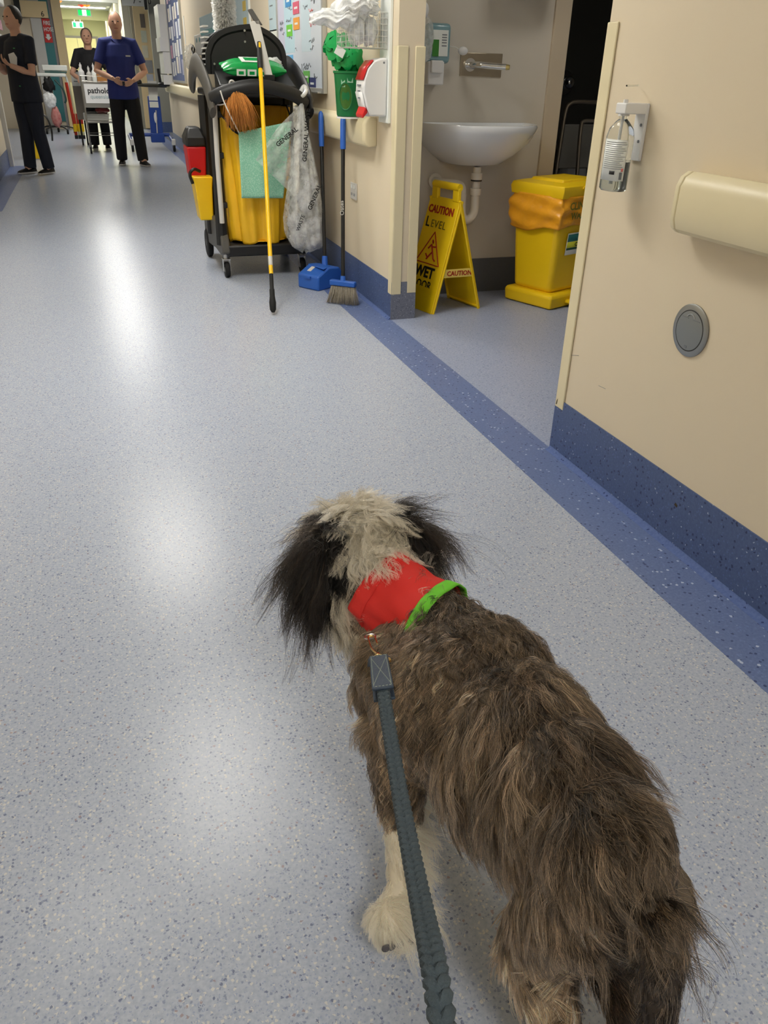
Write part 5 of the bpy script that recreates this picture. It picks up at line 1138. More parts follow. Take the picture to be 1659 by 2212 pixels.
# ================================================================== people
m_skn = M('skin', (206, 160, 134), .5, var=.06, vscale=12, sss=.1); m_hair = M('dark_hair', (38, 30, 26), .5, var=.2, vscale=60, bump=.6, bscale=200); m_hair2 = M('grey_brown_hair', (104, 92, 80), .6, var=.2, vscale=60, bump=.6, bscale=200)
m_shoe = M('black_shoe', (20, 20, 22), .45, var=.05); m_sole = M('pale_sole', (200, 198, 192), .6, var=.04)
def hand(g, wrist, direction, palm_n, side, curl=.5, s=1.0):
    """palm, four fingers and a thumb from its side; direction = towards the fingers, palm_n = out of the palm"""
    d = direction.normalized(); n = (palm_n-d*palm_n.dot(d)).normalized(); w_ = d.cross(n)*side
    c = wrist+d*.045*s; g.ell(c, (.038*s, .046*s, .017*s), 12, 8, Matrix((w_, d, n)).transposed())
    for i, ln_ in enumerate((.066, .074, .070, .056)):
        b = wrist+d*.082*s+w_*((i-1.5)*.0185*s); k1 = d*math.cos(curl)+n*math.sin(curl); k2 = d*math.cos(curl*2)+n*math.sin(curl*2)
        g.tube([b-d*.02*s, b, b+k1*ln_*.5*s, b+(k1+k2)*ln_*.5*s], [.0095*s, .0095*s, .009*s, .0075*s], 8)
    b = wrist+d*.03*s-w_*.034*s; k = (d*.75-w_*.6+n*.3).normalized(); g.tube([b+w_*.01*s, b, b+k*.032*s, b+k*.034*s+(d+n*.4).normalized()*.026*s], [.012*s, .0115*s, .0105*s, .008*s], 8)
def put(me, name, mat, parent):
    """fused mesh (local coordinates) as a part"""
    me.materials.clear(); me.materials.append(mat); me.shade_smooth(); o = bpy.data.objects.new(name, me); COL.objects.link(o); o.parent = parent; return o
def person(label, loc, rz, H, arms, legs, shirt, trousers, hair, build=1.0, head_turn=0., bald=False, collar=False, vneck=False):
    """standing figure facing -y before rotation; arms = ((elbow, wrist, finger direction, palm normal), ...) for the -x and +x side"""
    k = H/1.78; t = thing('person', label, 'person', loc, rz); B_ = build
    def Z(x, y, z): return V(x*k, y*k, z*k)
    g = G()
    g.tube([Z(0, 0, .86), Z(0, 0, .98), Z(0, -.005, 1.12), Z(0, -.005, 1.28), Z(0, 0, 1.42), Z(0, .01, 1.48)], [.15*B_*k, .152*B_*k, .14*B_*k, .158*B_*k, .135*B_*k, .07*k], 18, flat=.68, up=(1, 0, 0))
    g.tube([Z(0, .012, 1.44), Z(0, .0, 1.54), Z(0, -.008, 1.60)], [.066*k, .060*k, .060*k], 12)
    hc = Z(0, -.012, 1.655); Rh = Matrix.Rotation(head_turn, 3, 'Z')
    g.ell(hc, (.082*k, .100*k, .122*k), 18, 14, Rh); g.ell(hc+Rh@V(0, -.028*k, -.062*k), (.058*k, .066*k, .056*k), 14, 10, Rh)
    g.tube([hc+Rh@V(0, -.096*k, .018*k), hc+Rh@V(0, -.116*k, -.018*k), hc+Rh@V(0, -.104*k, -.028*k)], [.008*k, .013*k, .009*k], 8)
    for s_ in (-1, 1): g.ell(hc+Rh@V(s_*.076*k, .006*k, -.008*k), (.011*k, .020*k, .030*k), 10, 8, Rh)
    sh = []
    for s_, (el, wr, fd, pn) in zip((-1, 1), arms):
        a = Z(s_*.172*B_, .0, 1.435); e = Z(*el); w_ = Z(*wr); sh.append((a, e, w_))
        g.tube([Z(s_*.10*B_, 0, 1.45), a, a.lerp(e, .5), e, e.lerp(w_, .4), w_], [.06*k, .058*k, .050*k, .042*k, .039*k, .027*k], 12)
        hand(g, w_, V(*fd), V(*pn), s_, .55, k)
    lg = []
    for s_, (kn, an, toe) in zip((-1, 1), legs):
        h_, kn_, an_ = Z(s_*.088, 0, .90), Z(*kn), Z(*an); lg.append((h_, kn_, an_, V(*toe).normalized()))
        g.tube([h_, h_.lerp(kn_, .5), kn_, kn_.lerp(an_, .4), an_], [.095*B_*k, .075*B_*k, .056*k, .052*k, .036*k], 12)
        g.tube([an_-V(0, 0, .01), an_+lg[-1][3]*.06*k-V(0, 0, .04*k)], [.04*k, .035*k], 10)
    put(fuse(g, .009, 2, 'body'), 'body', m_skn, t)
    # face
    for s_ in (-1, 1): G().ell(hc+Rh@V(s_*.032*k, -.093*k, .014*k), (.011*k, .007*k, .007*k), 10, 8).build('eye', M('eye_dark', (40, 32, 28), .2, var=0), t, world=False)
    G().tube([hc+Rh@V(-.022*k, -.086*k, -.060*k), hc+Rh@V(0, -.094*k, -.059*k), hc+Rh@V(.022*k, -.086*k, -.060*k)], .005*k, 6).build('mouth', M('lips', (170, 104, 96), .5, var=0), t, world=False)
    g = G()
    if bald: g.ell(hc+V(0, .024*k, .030*k), (.083*k, .084*k, .098*k), 18, 12); 
    else: g.ell(hc+Rh@V(0, .022*k, .022*k), (.092*k, .098*k, .112*k), 18, 14); g.ell(hc+Rh@V(0, .075*k, .02*k), (.05*k, .045*k, .055*k), 12, 8)
    put(fuse(g, .008, 1, 'hair'), 'hair', hair, t)
    # shirt with short sleeves
    g = G()
    g.tube([Z(0, 0, .80), Z(0, 0, .90), Z(0, -.004, 1.02), Z(0, -.008, 1.14), Z(0, -.006, 1.28), Z(0, 0, 1.41), Z(0, .008, 1.475)], [.188*B_*k, .186*B_*k, .176*B_*k, .168*B_*k, .180*B_*k, .150*B_*k, .085*k], 20, flat=.72, up=(1, 0, 0))
    for s_, (a, e, w_) in zip((-1, 1), sh): g.tube([Z(s_*.06*B_, 0, 1.455), a+V(0, 0, .004*k), a.lerp(e, .45), a.lerp(e, .72)], [.06*k, .068*k, .066*k, .066*k], 14)
    put(fuse(g, .011, 3, 'shirt'), 'shirt', shirt, t)
    if collar:
        for s_ in (-1, 1): G().tube([Z(s_*.02, -.085, 1.435), Z(s_*.06, -.06, 1.475), Z(s_*.075, .01, 1.50), Z(s_*.04, .06, 1.51), Z(0, .068, 1.512)], [.016*k, .018*k, .018*k, .018*k, .018*k], 8, flat=.4).build('collar', shirt, t, world=False)
    g = G(); g.tube([Z(0, 0, .80), Z(0, 0, .90), Z(0, 0, 1.0)], [.165*B_*k, .165*B_*k, .145*B_*k], 18, flat=.70, up=(1, 0, 0))
    for h_, kn_, an_, td in lg: g.tube([h_+V(0, 0, .02), h_.lerp(kn_, .5), kn_, kn_.lerp(an_, .5), an_+V(0, 0, -.03*k)], [.094*B_*k, .092*B_*k, .082*k, .078*k, .072*k], 14)
    put(fuse(g, .011, 3, 'trousers'), 'trousers', trousers, t)
    for h_, kn_, an_, td in lg:
        s_ = V(-td.y, td.x, 0); base = V(an_.x, an_.y, an_.z-.085*k); ang = math.atan2(td.y, td.x)-PI/2
        R_ = Matrix.Rotation(ang, 3, 'Z'); g = G()
        rings = []
        for f, w_, z_ in ((-.065, .030, .075), (-.03, .040, .085), (.03, .042, .078), (.08, .045, .055), (.14, .044, .042), (.175, .030, .032), (.188, .010, .022)):
            c_ = base+td*f*k; rings.append([c_+s_*(w_*k*math.cos(a))+V(0, 0, max(.012, z_*math.sin(a))*k if math.sin(a) > 0 else .012*k) for a in np.linspace(0, 2*PI, 14, endpoint=False)])
        g.loft(rings); so = g.build('shoe', m_shoe, t, world=False)
        g = G(); rings = [[base+td*f*k+s_*(w_*k*math.cos(a))+V(0, 0, .014*k if math.sin(a) > 0 else 0) for a in np.linspace(.2, 2*PI+.2, 12, endpoint=False)] for f, w_ in ((-.070, .030), (-.03, .043), (.08, .048), (.14, .047), (.19, .018))]
        g.loft(rings); g.build('sole', m_sole, so, world=False)
    return t
m_polo = M('royal_blue_polo', (36, 48, 116), .75, var=.08, vscale=10, bump=.1, bscale=500); m_blkt = M('black_trousers', (17, 17, 19), .8, var=.1, vscale=8); m_navy = M('navy_scrubs', (26, 30, 42), .8, var=.12, vscale=8); m_blks = M('black_shirt', (26, 26, 30), .8, var=.1)
fm = (pz(258, 355)+pz(300, 360))/2
MAN = person('person in royal blue polo shirt and black trousers with clasped hands, standing in the corridor', (fm.x+.05, fm.y+.05, 0), 0, 1.80,
    (((-.30, -.05, 1.12), (-.115, -.27, 1.035), (.75, -.35, -.45), (.35, .5, .2)), ((.30, -.03, 1.12), (.125, -.27, 1.02), (-.8, -.3, -.4), (-.3, .5, .2))),
    (((-.115, -.02, .50), (-.125, .06, .095), (-.1, -1, 0)), ((.115, -.05, .50), (.14, -.13, .095), (.35, -1, 0))), m_polo, m_blkt, m_hair2, 1.06, 0, True, True)
G().box(-.02, .02, -.2, -.19, 1.335, 1.345)
G().obox((.105, -.142, 1.31), (.06, .004, .016)).build('chest_logo', m_lgt, MAN, world=False)
G().obox((0, -.335, 1.0), (.03, .03, .05)).build('held_key', m_blk, MAN, world=False)
fp = (pz(208, 328)+pz(230, 325))/2
P3 = person('person in black shirt and trousers pushing the pathology trolley', (fp.x+.02, fp.y+.38, 0), 0, 1.70,
    (((-.30, -.06, 1.13), (-.20, -.30, 1.06), (0, -1, -.15), (0, 0, -1)), ((.30, -.06, 1.13), (.20, -.30, 1.06), (0, -1, -.15), (0, 0, -1))),
    (((-.09, -.02, .49), (-.10, .02, .095), (-.1, -1, 0)), ((.09, -.02, .49), (.10, .02, .095), (.1, -1, 0))), m_blks, m_blkt, m_hair2, 1.0)
fn_ = (pz(60, 375)+pz(85, 376))/2
NU = person('person in dark navy scrubs with a white badge, standing by the left wall', (fn_.x+.08, fn_.y, 0), -.8, 1.76,
    (((-.25, -.06, 1.10), (-.14, -.22, 1.24), (.6, -.4, .6), (0, .5, 1)), ((.25, -.08, 1.10), (.12, -.26, 1.18), (-.6, -.4, .5), (0, .5, 1))),
    (((-.09, -.02, .50), (-.10, -.05, .095), (-.1, -1, 0)), ((.09, .0, .50), (.10, .06, .095), (.1, -1, 0))), m_navy, m_navy, m_hair, 1.12)
G().prism([(-.05, -.06), (.05, -.06), (.07, .02), (.03, .07), (-.06, .05)], (.06, -.150, 1.23), (1, 0, 0), (0, 0, 1), .006).build('badge', m_whp, NU, world=False)
for q in ((.10, -.145, 1.34), (.08, -.14, .96)): G().obox(q, (.025, .006, .012)).build('pocket_tag', M('tag_green', (70, 140, 90), .6, var=0), NU, world=False)
# ================================================================== far end of the corridor
m_yw = M('pale_yellow_door', (246, 240, 186), .5, var=.02); m_gf = M('grey_door_frame', (150, 148, 150), .5, var=.03); m_teal = M('teal_door', (62, 128, 132), .5, var=.04); m_dgr = M('dark_green_door', (64, 92, 88), .5, var=.05)
m_yg = M('pale_green_wall', (206, 208, 166), .6, var=.02); m_crm = M('cream_door', (232, 208, 160), .5, var=.03); m_colg = M('grey_column', (150, 148, 136), .6, var=.04)
def ybox(g, pa, pb, Y, dep, floor_=False, top=None):
    a, b = py_(*pa, Y), py_(*pb, Y); z0, z1 = min(a.z, b.z), max(a.z, b.z)
    if floor_: z0 = 0
    if top: z1 = top
    xa = py_(pa[0], (pa[1]+pb[1])/2, Y).x; xb = py_(pb[0], (pa[1]+pb[1])/2, Y).x
    return g.box(xa, xb, Y, Y+dep, z0, z1)
YB = 20.0
we = struct(G().box(-3, 5, YEND, YEND+.1, 0, CEIL), 'wall_end', m_yg, 'pale yellow wall at the end of the corridor', 'wall')
d1 = struct(G().box(-.62, .75, YEND-.06, YEND, 0, 2.12), 'door_1', m_gf, 'pale yellow double doors closing the far corridor', 'door')
for x0, x1 in ((-.54, .06), (.07, .67)):
    lf = G().box(x0, x1, YEND-.09, YEND-.05, .02, 2.05).build('door_leaf', m_yw, d1)
    xh = x1-.08 if x0 < 0 else x0+.08; G().tube([(xh, YEND-.10, .95), (xh, YEND-.14, .97), (xh, YEND-.14, 1.2), (xh, YEND-.10, 1.22)], .012, 6).build('handle', m_stl, lf)
# bulkheads across the ceiling
struct(G().box(-3, 5, 27.8, 28.1, 2.38, CEIL), 'wall_bulkhead', m_yg, 'pale bulkhead across the far corridor', 'wall')
struct(G().box(-3, 5, YB+1.6, YB+1.8, 2.45, CEIL), 'wall_bulkhead_near', m_ceil, 'grey bulkhead before the exit signs', 'wall')
# left: projecting bay with teal fire hose door
xr = py_(131, 170, YB).x
wlf = struct(G().box(-3, xr, YB, YB+.15, 0, CEIL), 'wall_left_bay', m_wall, 'cream wall end facing down the corridor', 'wall')
wls = struct(G().box(xr-.15, xr, YB+.15, YEND, 0, CEIL), 'wall_left_far', M('far_wall_grey', (196, 200, 186), .6, var=.02), 'far left wall with dark green doors', 'wall')
for y0, y1 in ((YB+.8, YB+2.2), (YB+4, YB+6.5)): G().box(xr-.02, xr+.02, y0, y1, 0, 2.3).build('door_leaf', m_dgr, wls)
for y0 in (YB+2.3, YB+6.6): G().box(xr-.02, xr+.06, y0, y0+.12, 0, 2.5).build('door_post', m_gf, wls)
FH = tag(bpy.data.objects.new('door_2', None), 'teal fire hose cupboard door with a red sign', 'door', kind='structure'); COL.objects.link(FH); FH.location = (py_(112, 150, YB).x, YB, 0)
g = G(); tx0, tx1 = py_(103, 130, YB-.03).x, py_(122, 130, YB-.03).x; G().box(tx0, tx1, YB-.03, YB, .15, 2.52).build('door_leaf', m_teal, FH)
G().box(tx0-.20, tx0, YB-.06, YB, .0, 2.60).build('door_post', m_lgt, FH); G().box(tx1+.06, tx1+.24, YB-.10, YB, .0, 2.58).build('door_post', m_crm, FH)
G().box(tx1, tx1+.06, YB-.02, YB, .0, 2.5).build('door_post', m_gf, FH)
zs = py_(92, 40, YB).z; g = G(); g.box(tx0+.01, tx1-.01, YB-.045, YB-.03, zs-.42, zs); fs = tag(g.build('fire_hose_sign', M('sign_red_plate', (206, 40, 36), .4, var=.03)), 'red fire hose sign with white arrow on the teal door', 'sign')
text('FIRE', 'lettering', m_wht, fs, (tx0+.03, YB-.047, zs-.11), (1, 0, 0), (0, 0, 1), .10, sx=.75, bold=.002); text('HOSE', 'lettering', m_wht, fs, (tx0+.02, YB-.047, zs-.22), (1, 0, 0), (0, 0, 1), .10, sx=.75, bold=.002)
G().prism([(-.03, 0), (.03, 0), (.03, -.05), (.06, -.05), (0, -.11), (-.06, -.05), (-.03, -.05)], ((tx0+tx1)/2, YB-.047, zs-.27), (1, 0, 0), (0, 0, 1), .002).build('arrow', m_wht, fs)
z6 = py_(93, 24, YB).z; RP = tag(G().box(tx0-.35, tx1-.02, YB-.12, YB-.07, z6-.12, z6+.16).build('room_plate', m_crm), 'cream room number plate over the teal door', 'sign')
text('6', 'lettering', m_blkp, RP, (tx1-.16, YB-.123, z6-.10), (1, 0, 0), (0, 0, 1), .14); tag(G().box(tx0-.46, tx0-.35, YB-.14, YB-.02, z6-.16, z6+.2).build('door_closer', m_blk), 'black bracket at the end of the cream number plate', 'bracket')
# right: recessed wall with column, cream door and hanging number sign
xg0, xg1 = py_(334, 150, 19).x, py_(372, 150, 19).x
struct(G().box(xg0, 5, 19, 19.15, 0, CEIL), 'wall_right_bay', m_colg, 'grey wall end beyond the handrail', 'wall')
struct(G().box(xg0, xg1, 18.99, 19.0, 0, .2), 'baseboard_bay', m_skirt, 'blue skirting of the grey wall end', 'skirting')
xd0, xd1 = py_(301, 150, 20).x, py_(336, 150, 20).x
d3 = struct(G().box(xd0, xd1, 20, 20.06, .02, 2.42), 'door_3', m_crm, 'open cream door covered with notices', 'door')
struct(G().box(xd0-.06, 5, 20.1, 20.2, 0, CEIL), 'wall_right_far_bay', m_colg, 'wall behind the cream door', 'wall')
struct(G().box(xd0-.2, xd0-.06, 20.3, YEND, 0, CEIL), 'wall_right_end', M('far_wall_beige', (214, 208, 190), .6, var=.02), 'far right corridor wall', 'wall')
for i, (a, b, cc_) in enumerate((((303, 30), (313, 60), (120, 110, 100)), ((305, 66), (317, 92), (206, 210, 190)), ((308, 98), (320, 125), (220, 214, 190)), ((314, 130), (330, 158), (150, 150, 150)), ((318, 160), (332, 190), (186, 190, 200)))):
    g = G(); ybox(g, a, b, 19.985, .012); tag(g.build('notice', M('door_notice%d' % i, cc_, .6, var=.1, vscale=12)), ['dark framed notice on the cream door', 'pale green notice on the cream door', 'cream notice on the cream door', 'grey notice on the cream door', 'lilac grey pouch on the cream door'][i], 'notice')
HS = thing('hanging_sign', 'grey hanging sign with bay numbers seven to ten', 'sign', py_(292, 8, 18.6)); a, b = py_(262, -8, 18.6), py_(312, 14, 18.6)
G().box(a.x, b.x, 18.6, 18.64, b.z, a.z).build('plate', M('sign_grey', (168, 168, 164), .5, var=.03), HS); G().box(b.x, b.x+.06, 18.58, 18.66, b.z-.05, CEIL).build('bracket', m_blk, HS)
text('7 - 10', 'lettering', m_blkp, HS, (py_(287, 12, 18.6).x, 18.597, b.z+.04), (1, 0, 0), (0, 0, 1), .15)
# exit signs
m_exg = M('exit_green', (0, 160, 70), .4, var=0, emit=1.2); m_exw = M('exit_white', (236, 246, 240), .4, var=0, emit=1.6)
def exit_sign(pa, pb, Y, lab):
    a, b = py_(*pa, Y), py_(*pb, Y); x0, x1, z0, z1 = a.x, b.x, b.z, a.z; w_ = x1-x0; h_ = z1-z0
    E_ = thing('exit_sign', lab, 'sign', ((x0+x1)/2, Y, z0)); G().box(x0-.02, x1+.02, Y, Y+.06, z0-.02, z1+.02).build('housing', m_whp, E_)
    for q0, q1 in ((0, .33), (.67, 1)): G().box(x0+w_*q0, x0+w_*q1, Y-.006, Y, z0, z1).build('green_panel', m_exg, E_)
    G().box(x0+w_*.33, x0+w_*.67, Y-.006, Y, z0, z1).build('white_panel', m_exw, E_)
    g = G(); c_ = V((x0+x1)/2, Y-.008, z0+h_*.5); g.ell(c_+V(.02, 0, h_*.3), (h_*.07, .004, h_*.07), 8, 6)
    for q in (((.02, .2), (-.01, -.02)), ((-.01, -.02), (.05, -.2), (.03, -.4)), ((-.01, -.02), (-.05, -.2), (-.12, -.25)), ((.02, .18), (.09, .05)), ((.02, .18), (-.07, .1))): g.tube([c_+V(p[0]*h_*2.2, 0, p[1]*h_) for p in q], h_*.05, 5)
    g.build('running_figure', m_exg, E_)
    for q in (.2, .8): G().cyl((x0+w_*q, Y+.03, z1), (x0+w_*q, Y+.03, CEIL), .008, n=6).build('hanger', m_wir, E_)
exit_sign((168, 21), (196, 34), 22.5, 'green running figure exit sign hanging before the ceiling lights'); exit_sign((157, 48), (179, 59), 29.0, 'smaller green running figure exit sign hanging farther down the corridor')
for (a, b), cc_, lab in (((176, 12), (190, 50, 30), 'red'), ((187, 12), (200, 120, 30), 'amber'), ((126, 3), (240, 110, 40), 'orange')):
    p = pz(a, b, CEIL-.03); t = thing('call_light', 'small %s nurse call light on the ceiling' % lab, 'call light', p); G().lathe([(.09, .03), (.09, .01), (.06, -.02), (.01, -.04)], 16, p).build('lens', M('lens_'+lab, cc_, .3, var=0, emit=1.0), t); G().cyl(p+V(0, 0, .015), p+V(0, 0, .03), .11, n=16).build('base', m_whp, t)

# ---------------------------------------------------------------- pathology trolley
YT = 14.02
PT = thing('specimen_trolley', 'steel specimen trolley with a white pathology sign in front', 'trolley', (.1, 14.4, 0)); m_tst = M('trolley_steel', (150, 148, 142), .35, metal=.7, var=.05)
xa, xb = py_(186, 250, YT).x, py_(262, 250, YT).x; yb_ = 14.55
for x in (xa, xb):
    for y in (YT, yb_): 
        G().tube([(x, y, .10), (x, y, 1.06)], .013, 8).build('upright', m_tst, PT)
        G().cyl((x, y, .12), (x, y, .07), .022, n=10).build('caster_fork', m_tst, PT); G().lathe([(.02, -.014), (.05, -.014), (.055, 0), (.05, .014), (.02, .014)], 16, (x, y+.01, .055), Matrix.Rotation(PI/2, 3, 'Y')).build('wheel', m_rub, PT)
for z_ in (.26, .45, .99, 1.06):
    g = G(); g.tube([(xa, YT, z_), (xb, YT, z_), (xb, yb_, z_), (xa, yb_, z_)], .008, 6, True); g.build('rail', m_tst, PT)
G().box(xa, xb, YT, yb_, .43, .45).build('shelf', m_tst, PT); G().box(xa, xb, YT, yb_, .70, .72).build('shelf', m_tst, PT); G().box(xa, xb, YT, yb_, .915, .93).build('shelf', m_tst, PT)
G().box(xa, xb, YT-.008, YT, .64, .98).build('front_panel', m_tst, PT)
sg = G().box(xa+.03, xb-.02, YT-.014, YT-.008, .70, .955).build('sign_board', m_whp, PT)
text('pathology', 'lettering', m_blkp, sg, (xa+.07, YT-.016, .835), (1, 0, 0), (0, 0, 1), .105, bold=.002); text('queensland', 'lettering', M('pale_print', (150, 176, 182), .6, var=0), sg, (xa+.10, YT-.016, .765), (1, 0, 0), (0, 0, 1), .075)
g = G()
for z_ in np.linspace(.46, .58, 4): g.tube([(xa, YT, z_), (xb, YT, z_), (xb, yb_, z_), (xa, yb_, z_)], .003, 5, True)
g.build('basket_wires', m_tst, PT)
tag(G().loft([[V(xa-.04+x*s_, 14.10+y*s_, z_) for x, y in ((0, 0), (.38, 0), (.38, .3), (0, .3))] for z_, s_ in ((.455, .95), (.555, 1.0))]).build('plastic_tub', M('clear_tub', (176, 176, 172), .3, var=.05), bevel=.01), 'pale plastic tub on the middle shelf of the trolley', 'tub')
crumple('specimen_bag', (xa+.25, 14.18, .60), (.10, .07, .05), 51, M('dark_red_bag', (116, 40, 40), .5, var=.2), 'dark red specimen bag lying in the plastic tub', 'bag', None, amp=.15)
def bottle_t(x, y, z, h_, r_, mat, lab): 
    t = thing('bottle', lab, 'bottle', (x, y, z)); G().lathe([(r_*.9, 0), (r_, .01), (r_, h_*.6), (r_*.4, h_*.72), (r_*.35, h_*.8)], 16, (x, y, z)).build('bottle_body', mat, t); G().lathe([(r_*.42, h_*.8), (r_*.42, h_*.92), (r_*.15, h_*.93), (r_*.15, h_)], 12, (x, y, z)).build('cap', m_whp, t); return t
bottle_t(xa+.02, 14.3, .931, .30, .045, m_whp, 'tall white bottle on top of the trolley'); bottle_t(xa+.13, 14.36, .931, .26, .04, m_lgt, 'grey pump bottle between the white bottle and the carton'); bottle_t(xa+.20, 14.2, .931, .30, .035, m_wht, 'white pump bottle with tall neck on the trolley')
tag(G().box(xa+.24, xa+.52, 14.2, 14.5, .932, 1.12).build('carton', M('brown_card', (178, 122, 66), .7, var=.06), bevel=.004), 'brown cardboard carton on top of the trolley', 'carton')
# clipboard stand and striped barrier beside the trolley
YC = 15.6; a, b = py_(152, 155, YC), py_(176, 186, YC)
CB = thing('folder_rack', 'grey folder rack with a white sheet beside the trolley', 'rack', ((a.x+b.x)/2, YC, 0)); G().box(a.x, b.x, YC, YC+.25, b.z-.5, b.z).build('rack_body', M('rack_grey', (132, 124, 112), .6, var=.05), CB); G().box(a.x, b.x, YC-.01, YC+.02, b.z, a.z).build('sheet', m_pap, CB); G().box(a.x, b.x-.02, YC-.02, YC+.02, a.z, a.z+.03).build('clip', m_blk, CB)
for k in range(3): G().box(a.x+.03, b.x-.05, YC-.012, YC-.01, b.z+.06+k*.07, b.z+.075+k*.07).build('print_line', m_prt, CB)
for x in (a.x+.03, b.x-.03): G().box(x-.015, x+.015, YC+.1, YC+.13, 0, b.z-.5).build('leg', m_blk, CB)
for i, px0 in enumerate((147, 155, 163)):
    Yp = 17.2; top, bot = py_(px0-4, 178, Yp), py_(px0+6, 215, Yp)
    t = thing('barrier_post', ['red, black and yellow striped post of a folded barrier beside the green door', 'cream post with red foot in the middle of the folded barrier', 'cream post with yellow foot of the folded barrier next to the trolley'][i], 'barrier', (bot.x, Yp, 0))
    G().cyl((bot.x, Yp, .05), (top.x, Yp, top.z), .028, n=10).build('post', m_yw if i else M('signal_red', (190, 50, 30), .5, var=.05), t)
    G().cyl((bot.x, Yp, .25), (bot.x, Yp, .42), .034, n=10).build('red_band', M('signal_red', (190, 50, 30), .5), t); G().cyl((bot.x, Yp, .12), (bot.x, Yp, .25), .034, n=10).build('yellow_band', m_ylp, t); G().box(bot.x-.03, bot.x+.03, Yp-.08, Yp+.08, 0, .06).build('foot', m_blk, t)

# ---------------------------------------------------------------- observation stand on the left
OS = thing('observation_stand', 'white mobile observation stand on a five wheeled black base', 'stand', pz(125, 290)); po = pz(126, 288); m_stw = M('stand_white', (214, 216, 210), .4, var=.04)
G().tube([(po.x, po.y, .10), (po.x, po.y, 1.05)], .03, 10).build('column', M('column_beige', (190, 176, 150), .5, var=.05), OS)
G().box(po.x-.34, po.x+.32, po.y-.2, po.y+.2, 1.0, 1.06).build('worktop', m_stw, OS, bevel=.015); G().box(po.x-.1, po.x+.36, po.y-.1, po.y+.2, 1.10, 1.2).build('keyboard_tray', m_stw, OS, bevel=.015); G().tube([(po.x+.3, po.y, 1.06), (po.x+.36, po.y, .75), (po.x+.38, po.y, .35)], .02, 8).build('side_arm', m_stw, OS)
G().box(po.x-.06, po.x+.34, po.y-.12, po.y-.10, 1.065, 1.095).build('drawer_front', m_dgr, OS)
for k in range(5):
    a = 2*PI*k/5+.3; e = V(po.x+.33*math.cos(a), po.y+.33*math.sin(a), .09); G().tube([(po.x, po.y, .13), (po.x+.2*math.cos(a), po.y+.2*math.sin(a), .125), e], [.03, .025, .02], 8, flat=.6).build('foot', m_blk, OS); G().lathe([(.015, -.02), (.045, -.02), (.05, 0), (.045, .02), (.015, .02)], 14, (e.x, e.y, .05), Matrix.Rotation(PI/2, 3, 'Y')).build('wheel', m_rub, OS)
crumple('probe_bundle', (po.x-.02, po.y-.22, .86), (.10, .06, .13), 61, m_rub, 'black cable bundle hanging under the observation stand worktop', 'cable', None, amp=.3)
tag(G().tube(spline([(po.x+.10, po.y-.22, .95), (po.x+.22, po.y-.24, .8), (po.x+.25, po.y-.24, .62), (po.x+.22, po.y-.24, .55)], 6), .018, 8).build('hose', M('dark_teal_hose', (40, 70, 66), .5, var=.05)), 'dark green hose hanging from the observation stand', 'hose')
crumple('glove_bag', (po.x-.05, po.y-.24, .60), (.12, .06, .14), 62, m_plas2, 'white plastic bag with red print hanging on the observation stand', 'bag', None, amp=.12)
crumple('waste_bag', (po.x+.02, po.y-.2, .30), (.09, .06, .18), 63, M('red_white_bag', (206, 170, 160), .5, var=.3, vscale=22, col2=(180, 40, 44)), 'red and white patterned bag hanging low on the observation stand', 'bag', None, amp=.12)
# yellow bed board and black strap behind the person in navy
a, b = py_(70, 150, 13.2), py_(92, 300, 13.2)
YP = thing('transfer_board', 'yellow transfer board with black straps leaning behind the person in navy', 'board', (-.86, 13.25, 0)); ax0_ = py_(82, 230, 13.2).x
G().hexa([V(ax0_-.16, 13.15, .01), V(ax0_-.03, 13.15, .01), V(ax0_-.03, 13.2, .01), V(ax0_-.16, 13.2, .01)], [V(ax0_-.18, 13.3, 1.12), V(ax0_-.05, 13.3, 1.12), V(ax0_-.05, 13.34, 1.12), V(ax0_-.18, 13.34, 1.12)]).build('board', m_ylp, YP, bevel=.01)
G().tube(spline([(ax0_-.06, 13.22, 1.15), (ax0_+.03, 13.16, 1.10), (ax0_+.04, 13.14, .9), (ax0_+.0, 13.12, .8)], 6), .022, 8, flat=.5).build('strap', m_blk, YP); G().tube(spline([(ax0_-.02, 13.12, .62), (ax0_+.09, 13.08, .55), (ax0_+.13, 13.06, .4), (ax0_+.12, 13.05, .25)], 6), .02, 8, flat=.5).build('strap', m_blk, YP)
# left wall end: white door post, posters, dispenser
struct(G().box(XL-.02, XL+.05, 12.21, 12.33, 0, 2.3), 'trim_5', m_lgt, 'white door post at the end of the left wall', 'door frame'); 
for i, (pa, pb, cc_, lab) in enumerate((((-8, 38), (6, 66), (214, 150, 170), 'pink poster on the wall beside the person in navy'), ((-8, 70), (5, 85), (226, 226, 220), 'white notice under the pink poster'), ((-6, 95), (3, 130), (216, 170, 180), 'pale pink notice at shoulder height on the left wall'))):
    a, b = px_(*pa, XL+.004), px_(*pb, XL+.004); tag(G().box(XL+.0005, XL+.006, a.y, b.y, a.z, b.z).build('poster', M('left_poster%d' % i, cc_, .6, var=.1, vscale=15)), lab, 'poster')
a, b = px_(-10, -20, XL+.12), px_(10, 15, XL+.12); t = thing('towel_dispenser', 'white towel dispenser high on the left wall', 'dispenser', (XL+.06, (a.y+b.y)/2, min(a.z, b.z))); G().box(XL+.001, XL+.12, a.y, b.y, a.z, b.z).build('housing', m_whp, t, bevel=.02)

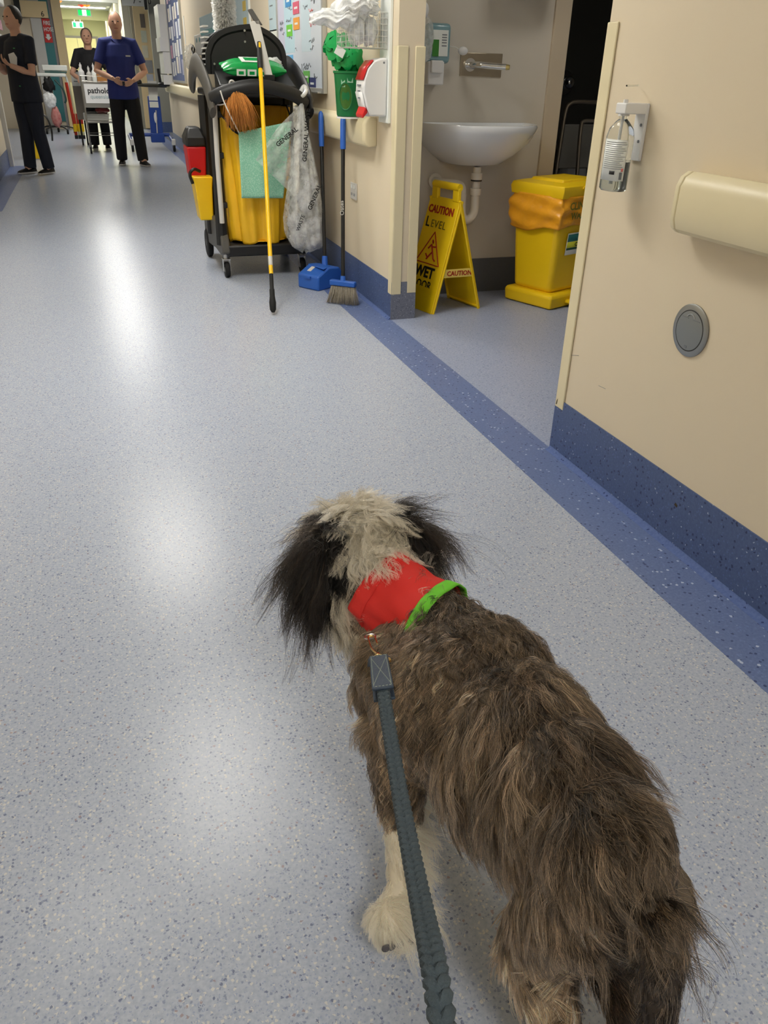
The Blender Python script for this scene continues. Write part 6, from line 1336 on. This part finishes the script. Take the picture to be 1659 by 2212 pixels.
# ---------------------------------------------------------------- blue patient lifter
YLf = 14.9; m_lb = M('lifter_blue', (36, 70, 150), .4, var=.06); cT, cB = py_(332, 208, YLf), py_(341, 300, YLf)
LF = thing('patient_lifter', 'blue patient lifter with black handles standing by the right wall', 'lifter', (cB.x, YLf, 0))
G().hexa([V(cB.x-.10, YLf, .20), V(cB.x+.10, YLf, .20), V(cB.x+.10, YLf+.12, .20), V(cB.x-.10, YLf+.12, .20)], [V(cT.x-.095, YLf, cT.z), V(cT.x+.095, YLf, cT.z), V(cT.x+.095, YLf+.12, cT.z), V(cT.x-.095, YLf+.12, cT.z)]).build('column', m_lb, LF, bevel=.01)
G().box(cT.x-.07, cT.x+.07, YLf+.02, YLf+.10, cT.z, cT.z+.22).build('inner_column', m_lgt, LF); G().box(cB.x-.11, cB.x+.11, YLf-.05, YLf+.1, .10, .24).build('foot_block', m_lb, LF, bevel=.01)
for k, z_ in enumerate((.62, .72)): G().box(cT.x-.08, cT.x+.06, YLf-.006, YLf, z_, z_+.085).build('label_sheet', m_pap, LF)
G().tube([(cB.x, YLf-.012, .24), (cT.x+.01, YLf-.012, .58)], .010, 6).build('cable', m_lgt, LF); G().ell((cB.x-.003, YLf-.02, .47), (.025, .015, .08)).build('cable_clip', m_whp, LF)
G().tube([(cB.x-.45, YLf, .215), (XW-.14, YLf, .215)], .028, 8).build('base_bar', m_lb, LF)
for x in (cB.x-.45, XW-.14):
    G().tube([(x, YLf-.62, .14), (x, YLf+.1, .20)], .026, 8).build('base_leg', m_lb, LF); G().lathe([(.02, -.018), (.062, -.018), (.07, 0), (.062, .018), (.02, .018)], 18, (x, YLf-.62, .07), Matrix.Rotation(PI/2, 3, 'Y')).build('wheel', m_rub, LF); G().box(x-.03, x+.03, YLf-.68, YLf-.56, .10, .19).build('wheel_guard', m_lgt, LF, bevel=.01)
ar = py_(322, 184, YLf); G().ell((ar.x+.0, YLf-.02, ar.z), (.24, .09, .028), 18, 10).build('padded_arm', M('olive_pad', (58, 56, 46), .6, var=.08), LF); ar2 = py_(356, 182, YLf); G().ell((ar2.x, YLf-.05, ar2.z), (.12, .10, .035), 16, 10).build('handle_pad', m_blk, LF); G().tube([(ar2.x-.07, YLf-.05, ar2.z), (ar2.x-.085, YLf-.05, ar2.z+.22)], .022, 8).build('handle_grip', m_blk, LF); G().ell((ar.x-.16, YLf-.02, ar.z+.04), (.05, .05, .05), 12, 8).build('arm_knob', m_blk, LF)
G().tube([(cT.x, YLf+.05, cT.z+.15), (cT.x, YLf+.03, ar.z)], .03, 8).build('mast', m_lgt, LF); G().tube([(cT.x, YLf-.02, ar.z-.01), (ar2.x+.02, YLf-.05, ar2.z-.03)], .018, 8).build('cross_arm', m_blk, LF)
